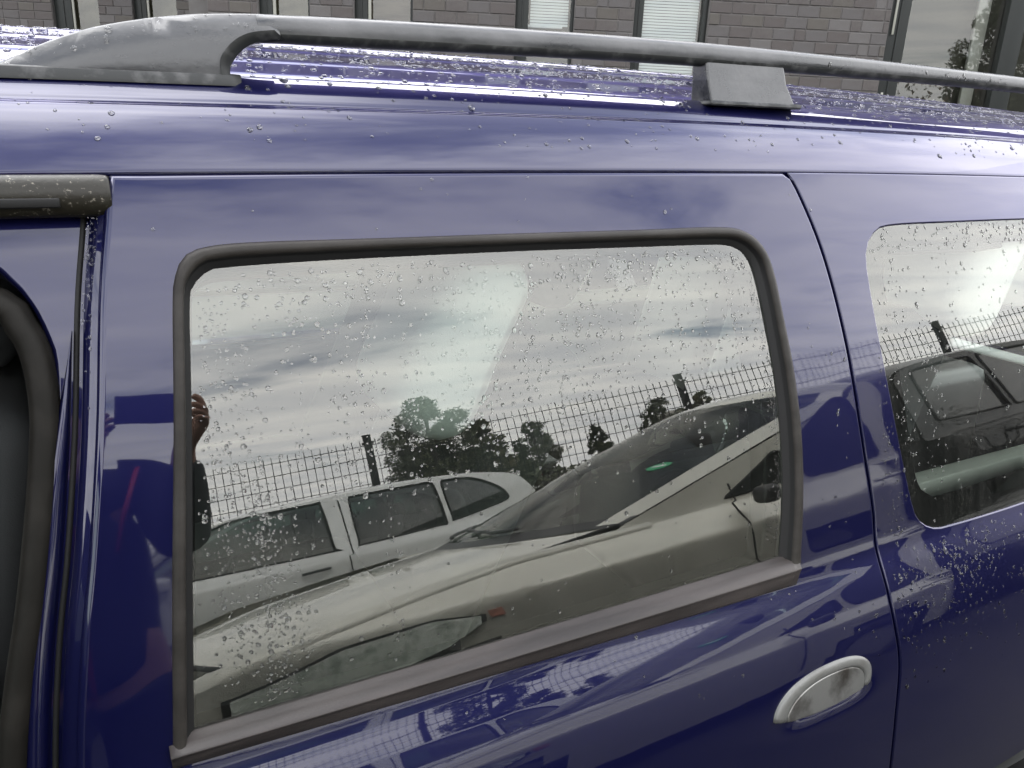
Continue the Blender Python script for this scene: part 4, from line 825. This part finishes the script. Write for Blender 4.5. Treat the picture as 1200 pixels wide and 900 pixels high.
def tree(name, az, dist, elt, wdeg, mt, label, dens=1.0, z0=1.25, x0=.35, y0=.79, shape=1.0, kind='tree'):
    x = x0 + dist * math.sin(R(az)); y = y0 - dist * math.cos(R(az)); H = z0 + dist * math.tan(R(elt)); Wd = dist * math.tan(R(wdeg))
    t = empty(name, (x, y, 0)); tag(t, label, kind, 'trees beyond the fence')
    cr = Wd / 2; hb = H * .28
    tube('trunk', [(0, 0, -.1), (.03 * H, .0, H * .3), (.0, .02 * H, H * .6), (0, 0, H * .9)], [H * .022, H * .018, H * .011, H * .003], M['bark'], t, 7)
    bl = []
    nb = 60
    for i in range(nb):
        u = (i + .5) / nb; z = hb + (H - hb) * u; wr = cr * (math.sin(math.pi * min(1, (u * .86 + .14)) ** shape) ** .7) * rng.uniform(.55, 1.0); a = rng.uniform(0, 6.28); rr = cr * rng.uniform(.18, .42) * (1.1 - u * .55)
        bl.append((wr * .8 * math.cos(a), wr * .8 * math.sin(a), min(z, H - rr * .9), rr))
        tube('branch', [(0, 0, max(hb * .7, z - cr * .6)), (bl[-1][0] * .5, bl[-1][1] * .5, z - cr * .2), bl[-1][:3]], [H * .007, H * .005, H * .002], M['bark'], t, 4) if i % 3 == 0 else None
    leaves('crown', bl, int(15000 * dens), .0050 * H + .035, mt, t)
    return t
tree('broad_tree', 20.6, 26, 13.6, 8.6, M['leaf'], 'tall dark broad tree behind the fence, biggest of the trees mirrored in the window', 1.5)
tree('ash_tree', 24.8, 27, 9.2, 4.4, M['leaf2'], 'slim yellowish tree just right of the tallest tree')
tree('poplar_tree', 28.6, 30, 7.6, 4.6, M['leaf'], 'medium upright tree in the middle of the row beyond the fence', 1.1)
tree('young_tree', 33.6, 32, 5.6, 2.6, M['leaf'], 'small pointed tree at the right end of the low tree belt', .6)
tree('pine_tree', 39.0, 34, 7.0, 4.2, M['leaf'], 'dark pine like tree left of the right fence post', .8)
tree('small_tree', 42.2, 36, 6.6, 2.8, M['leaf2'], 'small tree right behind the right fence post', .6)
bl = [(x, y, rng.uniform(.8, 1.5), rng.uniform(.7, 1.1)) for x, y in [(.35 + 24 * math.sin(R(a)), .79 - 24 * math.cos(R(a))) for a in np.arange(-14, 46, 2.0)]]
hd = leaves('hedge', bl, 9000, .12, M['leaf'], None); tag(hd, 'long low green belt of shrubs far behind the fence', 'hedge', kind='stuff')
# pale block of flats far off
tw = empty('pale_tower_block', (72, -86, 0)); tag(tw, 'pale far tower block just left of the right fence post', 'building')
bevel_box('wall', (0, 0, 5.5), (7, 7, 11), M['tower'], tw, 0)
for i in range(3):
    for j in range(3): bevel_box('window', (-2.2 + 2.2 * i, 3.52, 4 + 2.6 * j), (1.0, .1, 1.3), M['frame'], tw, 0)

# ------------------------------------------------------------------ the clinker building behind the blue car
UD = Vector((.8849, -.4659, 0)).normalized(); ND = Vector((.4659, .8849, 0)).normalized()
bld = empty('clinker_building', (0, 0, 0)); tag(bld, 'grey brown clinker brick building with tall dark framed windows behind the car', 'building')
org = ND * 8.6
bld.matrix_world = Matrix.Translation((0, 0, CAM_Z)) @ Matrix.Rotation(R(1.5), 4, ND) @ Matrix.Translation((org.x, org.y, -CAM_Z)) @ Matrix(((UD.x, ND.x, 0, 0), (UD.y, ND.y, 0, 0), (0, 0, 1, 0), (0, 0, 0, 1)))
CH, CL = .110, .220      # course height, brick length
def brick_mesh(L_):
    bm = bmesh.new(); bmesh.ops.create_cube(bm, size=1); bmesh.ops.scale(bm, vec=(L_, .06, CH - .011), verts=bm.verts)
    bmesh.ops.bevel(bm, geom=[e for e in bm.edges if all(v.co.y < 0 for v in e.verts)], offset=.004, segments=1, affect='EDGES'); me = bpy.data.meshes.new('brick'); bm.to_mesh(me); bm.free(); return me
BM = {}
def brick_get(L_, k):
    key = (round(L_, 2), k)
    if key not in BM: me = brick_mesh(key[0]); me.materials.append(BR[k]); BM[key] = me
    return BM[key]
def wall_piece(u0, u1, v0, zmax, ind_lo, ind_hi, ch, cl, zmin=0.):
    """one pier of wall: mortar core, single bricks where the photo shows them, joined ones elsewhere"""
    wl = bevel_box('wall', ((u0 + u1) / 2, v0 + .1285, (zmax + zmin) / 2), (u1 - u0, .30, zmax - zmin), M['mortar'], bld, 0)
    rest = []; row = int(zmin / ch)
    while (row + 1) * ch < zmax:
        z = row * ch + ch / 2; x = u0; first = cl * (.5 if row % 2 else 1.0)
        L_ = first
        while x < u1 - .02:
            L_ = min(L_, u1 - x); L_ = u1 - x if u1 - x - L_ < .05 else L_
            k = int(rng.choice(5, p=[.34, .24, .18, .12, .12])); yy = v0 + rng.normal(0, .0015)
            if ind_lo <= z <= ind_hi:
                o = bpy.data.objects.new('brick', brick_get(L_ - .011, k)); COL.objects.link(o); o.parent = wl; o.location = (x + L_ / 2, yy, z)
            else: rest.append((k, (x + L_ / 2, yy, z, (L_ - .011) / 2, .03, (ch - .011) / 2)))
            x += L_; L_ = cl * (.5 if rng.uniform() < .18 else 1.0)
        row += 1
    if rest:
        for k in range(5):
            B = [b for q, b in rest if q == k]
            if B: s = boxes('brickwork', B, BR[k], wl); s['kind'] = 'stuff'
    return wl
def window(u0, u1, v0, z0, z1, kind, fl=.12, fr=.05, strip=True):
    """tall window: frame, pane, an aluminium strip, and what stands behind it"""
    w_ = bevel_box('window_sill', ((u0 + u1) / 2, v0 + .02, z0 - .02), (u1 - u0, .16, .04), M['frame'], bld, .004)
    w_.name = 'window'
    for c, s in (((u0 + fl / 2, v0 + .09, (z0 + z1) / 2), (fl, .10, z1 - z0)), ((u1 - fr / 2, v0 + .09, (z0 + z1) / 2), (fr, .10, z1 - z0)), (((u0 + u1) / 2, v0 + .092, z1 - .04), (u1 - u0 - fl - fr, .09, .08)), (((u0 + u1) / 2, v0 + .092, z0 + .04), (u1 - u0 - fl - fr, .09, .08))):
        bevel_box('frame', c, s, M['frame'], w_, .004)
    bevel_box('frame_rib', (u0 + fl * .55, v0 + .035, (z0 + z1) / 2), (.014, .012, z1 - z0 - .02), M['frame'], w_, .002)
    if strip: bevel_box('bright_strip', (u0 + fl + .018, v0 + .06, (z0 + z1) / 2), (.03, .02, z1 - z0 - .1), M['bright'], w_, .002)
    mesh('pane', [(u0 + fl, v0 + .11, z0 + .06), (u1 - fr, v0 + .11, z0 + .06), (u1 - fr, v0 + .11, z1 - .06), (u0 + fl, v0 + .11, z1 - .06)], [(0, 1, 2, 3)], M['winglass'], w_, smooth=False)
    bk = dict(blind=M['room'], olive=M['olive'], brown=M['brown'], room=M['room'], paper=M['olive'])[kind]
    bevel_box('reveal', ((u0 + u1) / 2, v0 + .50, (z0 + z1) / 2), (u1 - u0 + .2, .05, z1 - z0), bk, w_, 0)
    if kind == 'blind':
        zb = BLIND_Z.get(round(u0, 1), z0 + .1); zs = np.arange(zb, z1 - .05, .028)
        th = .42
        V, F = [], []
        for i, z in enumerate(zs):
            dz, dy = .014 * math.sin(1.1), .014 * math.cos(1.1); b = len(V); V += [(u0 + fl + .02, v0 + .17 - dy, z - dz), (u1 - fr - .02, v0 + .17 - dy, z - dz), (u1 - fr - .02, v0 + .17 + dy, z + dz), (u0 + fl + .02, v0 + .17 + dy, z + dz)]; F.append((b, b + 1, b + 2, b + 3))
        s = mesh('blind_slats', V, F, M['blind'], w_, smooth=False); s['kind'] = 'stuff'
        bevel_box('blind_rail', ((u0 + u1) / 2, v0 + .17, zb - .02), (u1 - u0 - fl - fr - .05, .03, .025), M['blind'], w_, .003)
        bevel_box('inner_sill', ((u0 + u1) / 2, v0 + .28, z0 + .55), (u1 - u0 - .1, .3, .03), M['brown'], w_, 0)
    if kind == 'paper': bevel_box('paper_sheet', (u0 + fl + .20, v0 + .16, z0 + 2.02 - .3), (.34, .01, .9), M['paper'], w_, 0)
    return w_
BLIND_Z = {0.0: 2.70, 1.2: 1.0}
ZT = 8.5
for (a, b) in ((-3.10, -2.60), (-2.08, -1.64), (-1.05, -.02), (.57, 1.17), (1.92, 3.74)): wall_piece(a, b, 0, ZT, 1.95, 3.06, CH, CL)
window(-2.60, -2.08, 0, .0, ZT, 'olive', .13, .03); window(-1.64, -1.05, 0, .0, ZT, 'brown', .13, .03); window(-.02, .57, 0, .0, ZT, 'blind', .13, .03, False); window(1.17, 1.92, 0, .0, ZT, 'blind', .10, .05, False)
# big window on the right
wb = window(3.74, 6.3, 0, .0, ZT, 'room', .22, .05, False)
bevel_box('mullion', (5.04, .08, ZT / 2), (.19, .12, ZT - .1), M['frame'], wb, .004); bevel_box('bright_strip', (3.80, .005, 3.35), (.022, .012, 1.2), M['bright'], wb, .002); bevel_box('bright_strip', (3.80, .005, 1.95), (.022, .012, .5), M['bright'], wb, .002)
bevel_box('brown_cabinet', (4.6, .40, 1.2), (.42, .1, 1.7), M['brown'], wb, 0); bevel_box('curtain', (4.83, .30, 2.9), (.13, .05, 2.2), M['paper'], wb, .01)
# set back wing on the left
VB = 3.5
for (a, b) in ((-9.0, -6.55), (-5.90, -5.42), (-4.80, -3.1)): wall_piece(a, b, VB, ZT + .6, 2.55, 3.50, CH, CL)
window(-6.55, -5.90, VB, 0, ZT + .6, 'paper', .24, .02); window(-5.42, -4.80, VB, 0, ZT + .6, 'olive', .17, .02)
bevel_box('parapet', (-.2, .25, ZT + .12), (13.0, .7, .24), M['frame'], bld, .01); bevel_box('parapet', (-6.2, VB + .25, ZT + .72), (6.2, .7, .24), M['frame'], bld, .01)
wl = bevel_box('wall', (-3.25, VB / 2 + .2, ZT / 2), (.28, VB - .1, ZT), M['mortar'], bld, 0)
wl = bevel_box('wall', (7.4, .2, ZT / 2), (2.2, .3, ZT), M['mortar'], bld, 0)
# russet shrub tree on the forecourt, mirrored in the big pane
rt = empty('russet_shrub', (8.0, 1.4, 0)); tag(rt, 'thin russet leaved shrub mirrored in the big right hand pane', 'shrub')
for i in range(9):
    a = i * .7; tube('branch', [(0, 0, 0), (.3 * math.cos(a), .3 * math.sin(a), 1.1), (.8 * math.cos(a), .8 * math.sin(a), 2.2 + .4 * math.sin(i * 2.1))], [.02, .012, .004], M['bark'], rt, 5)
leaves('crown', [(.7 * math.cos(i * .7) * rng.uniform(.3, 1), .7 * math.sin(i * .7) * rng.uniform(.3, 1), rng.uniform(1.3, 2.5), .28) for i in range(16)], 900, .035, M['russet'], rt)

# ------------------------------------------------------------------ the photographer and the phone
per = empty('person', (-.09, -.36, 0)); world_children(per); tag(per, 'person in a dark navy jacket with red zips raising a phone', 'person')
def skin(name, nodes, edges, m, sub_=2):
    me = bpy.data.meshes.new(name); me.from_pydata([n[:3] for n in nodes], edges, []); o = link(name, me, m, per)
    md = o.modifiers.new('skin', 'SKIN'); lay = me.skin_vertices[0].data
    for i, n in enumerate(nodes): lay[i].radius = (n[3], n[4] if len(n) > 4 else n[3]); lay[i].use_root = (i == 0)
    md.use_smooth_shade = True; s = o.modifiers.new('sub', 'SUBSURF'); s.levels = sub_; s.render_levels = sub_; return o
def chain(nodes, edges, pts, start=None):
    prev = start
    for p in pts:
        nodes.append(p); i = len(nodes) - 1
        if prev is not None: edges.append((prev, i))
        prev = i
    return prev
X0, Y0_ = -.14, -.36
nb, eb = [], []
pel = chain(nb, eb, [(X0, Y0_, .95, .14, .10)]); sp = chain(nb, eb, [(X0, Y0_, 1.12, .13, .10), (X0, Y0_, 1.30, .15, .10), (X0, Y0_ + .01, 1.41, .12, .08)], pel)
nk = chain(nb, eb, [(X0 - .01, Y0_ + .02, 1.48, .05), (X0 - .012, Y0_ + .045, 1.54, .055), (X0 - .015, Y0_ + .065, 1.61, .078, .085), (X0 - .015, Y0_ + .06, 1.675, .07, .08)], sp)
def armhand(sh, el, wr, palm, fingers, thumb, start):
    w_ = chain(nb, eb, [(*sh, .055), (*[(a + b) / 2 for a, b in zip(sh, el)], .047), (*el, .042), (*[(a + b) / 2 for a, b in zip(el, wr)], .036), (*wr, .024), (*palm, .030, .016)], start)
    for f in fingers: chain(nb, eb, [(*p, .0085) for p in f], w_)
    chain(nb, eb, [(*p, .0095) for p in thumb], w_)
# left arm holds the phone's left end, right arm its right end
LW, RW = (-.075, -.075, 1.455), (.104, -.095, 1.465)
armhand((X0 - .19, Y0_, 1.40), (-.27, -.26, 1.16), LW, (-.065, -.045, 1.50), [[(-.060, -.036, 1.535), (-.045, -.028, 1.558), (-.028, -.024, 1.572)], [(-.052, -.034, 1.530), (-.035, -.022, 1.548), (-.018, -.020, 1.552)], [(-.050, -.036, 1.518), (-.036, -.022, 1.530), (-.022, -.020, 1.532)], [(-.050, -.040, 1.508), (-.040, -.026, 1.514), (-.030, -.024, 1.514)]], [(-.045, -.055, 1.520), (-.020, -.050, 1.545)], sp)
armhand((X0 + .18, Y0_, 1.40), (.085, -.26, 1.19), RW, (.136, -.058, 1.515), [[(.152, -.040, 1.550), (.146, -.030, 1.578), (.132, -.026, 1.590)], [(.155, -.038, 1.548), (.138, -.026, 1.562), (.122, -.024, 1.566)], [(.152, -.040, 1.536), (.138, -.027, 1.544), (.124, -.024, 1.546)], [(.152, -.042, 1.524), (.142, -.030, 1.528), (.132, -.027, 1.528)]], [(.148, -.060, 1.535), (.125, -.055, 1.552)], sp)
for s in (-1, 1): chain(nb, eb, [(X0 + s * .10, Y0_, .86, .09), (X0 + s * .11, Y0_ + .02, .50, .06), (X0 + s * .12, Y0_, .10, .042), (X0 + s * .13, Y0_ + .12, .045, .04)], pel)
body = skin('body', nb, eb, M['skin'])
nj, ej = [], []
p0 = chain(nj, ej, [(X0, Y0_, .82, .185, .14), (X0, Y0_, 1.0, .17, .135), (X0, Y0_, 1.20, .175, .13), (X0, Y0_, 1.34, .165, .12), (X0, Y0_ + .01, 1.42, .10, .09)])
chain(nj, ej, [(X0 - .01, Y0_ + .02, 1.475, .068)], p0)
for sh, el, wr in (((X0 - .19, Y0_, 1.40), (-.27, -.26, 1.16), LW), ((X0 + .18, Y0_, 1.40), (.085, -.26, 1.19), RW)):
    chain(nj, ej, [(*sh, .082), (*[(a + b) / 2 for a, b in zip(sh, el)], .072), (*el, .064), (*[(a * .45 + b * .55) for a, b in zip(el, wr)], .055), (*[(a * .12 + b * .88) for a, b in zip(el, wr)], .040)], p0)
skin('jacket', nj, ej, M['navy'])
nt_, et = [], []; p0 = chain(nt_, et, [(X0, Y0_, .92, .15, .115)])
for s in (-1, 1): chain(nt_, et, [(X0 + s * .09, Y0_, .82, .105), (X0 + s * .11, Y0_ + .02, .50, .078), (X0 + s * .12, Y0_, .10, .068)], p0)
skin('trousers', nt_, et, M['denim'])
for s in (-1, 1): bevel_box('shoe', (X0 + s * .125, Y0_ + .06, .05), (.10, .28, .095), M['plastic'], per, .035, seg=3)
bm = bmesh.new(); bmesh.ops.create_uvsphere(bm, u_segments=20, v_segments=14, radius=1); bmesh.ops.scale(bm, vec=(.088, .10, .098), verts=bm.verts); bmesh.ops.delete(bm, geom=[v for v in bm.verts if v.co.z < .0 and v.co.y > -.02], context='VERTS'); bmesh.ops.translate(bm, vec=(X0 - .015, Y0_ + .045, 1.70), verts=bm.verts)
me = bpy.data.meshes.new('hair'); bm.to_mesh(me); bm.free(); me.polygons.foreach_set('use_smooth', [True] * len(me.polygons)); link('hair', me, M['hair'], per)
hf = (X0 - .015, Y0_ + .065)
bevel_box('nose', (hf[0], hf[1] + .088, 1.635), (.024, .030, .042), M['skin'], per, .010, seg=3)
for s in (-1, 1):
    bevel_box('eye', (hf[0] + s * .032, hf[1] + .074, 1.662), (.026, .012, .012), M['hair'], per, .004); bevel_box('ear', (hf[0] + s * .080, hf[1], 1.645), (.016, .035, .058), M['skin'], per, .008, seg=3)
bevel_box('mouth', (hf[0], hf[1] + .078, 1.592), (.045, .012, .010), M['red'], per, .004)
for x0_, x1_ in ((X0 + .015, X0 + .0),): tube('zip', [(x0_, Y0_ + .155, .85), (x0_ - .005, Y0_ + .150, 1.1), (x0_, Y0_ + .145, 1.32), (x1_, Y0_ + .115, 1.44)], .0065, M['red'], per, 6)
tube('pocket_zip', [(X0 + .09, Y0_ + .145, 1.22), (X0 + .125, Y0_ + .125, 1.36), (X0 + .15, Y0_ + .085, 1.46)], .0055, M['red'], per, 6)
tube('pocket_zip', [(X0 - .09, Y0_ + .145, 1.22), (X0 - .125, Y0_ + .125, 1.36)], .0055, M['red'], per, 6)
ph = bevel_box('mobile_phone', (0, 0, 0), (.162, .076, .008), M['plastic'], None, .003); tag(ph, 'black mobile phone held sideways in both hands', 'phone')
ph.matrix_world = cam.matrix_world @ Matrix.Translation((.066, -.004, .0065))
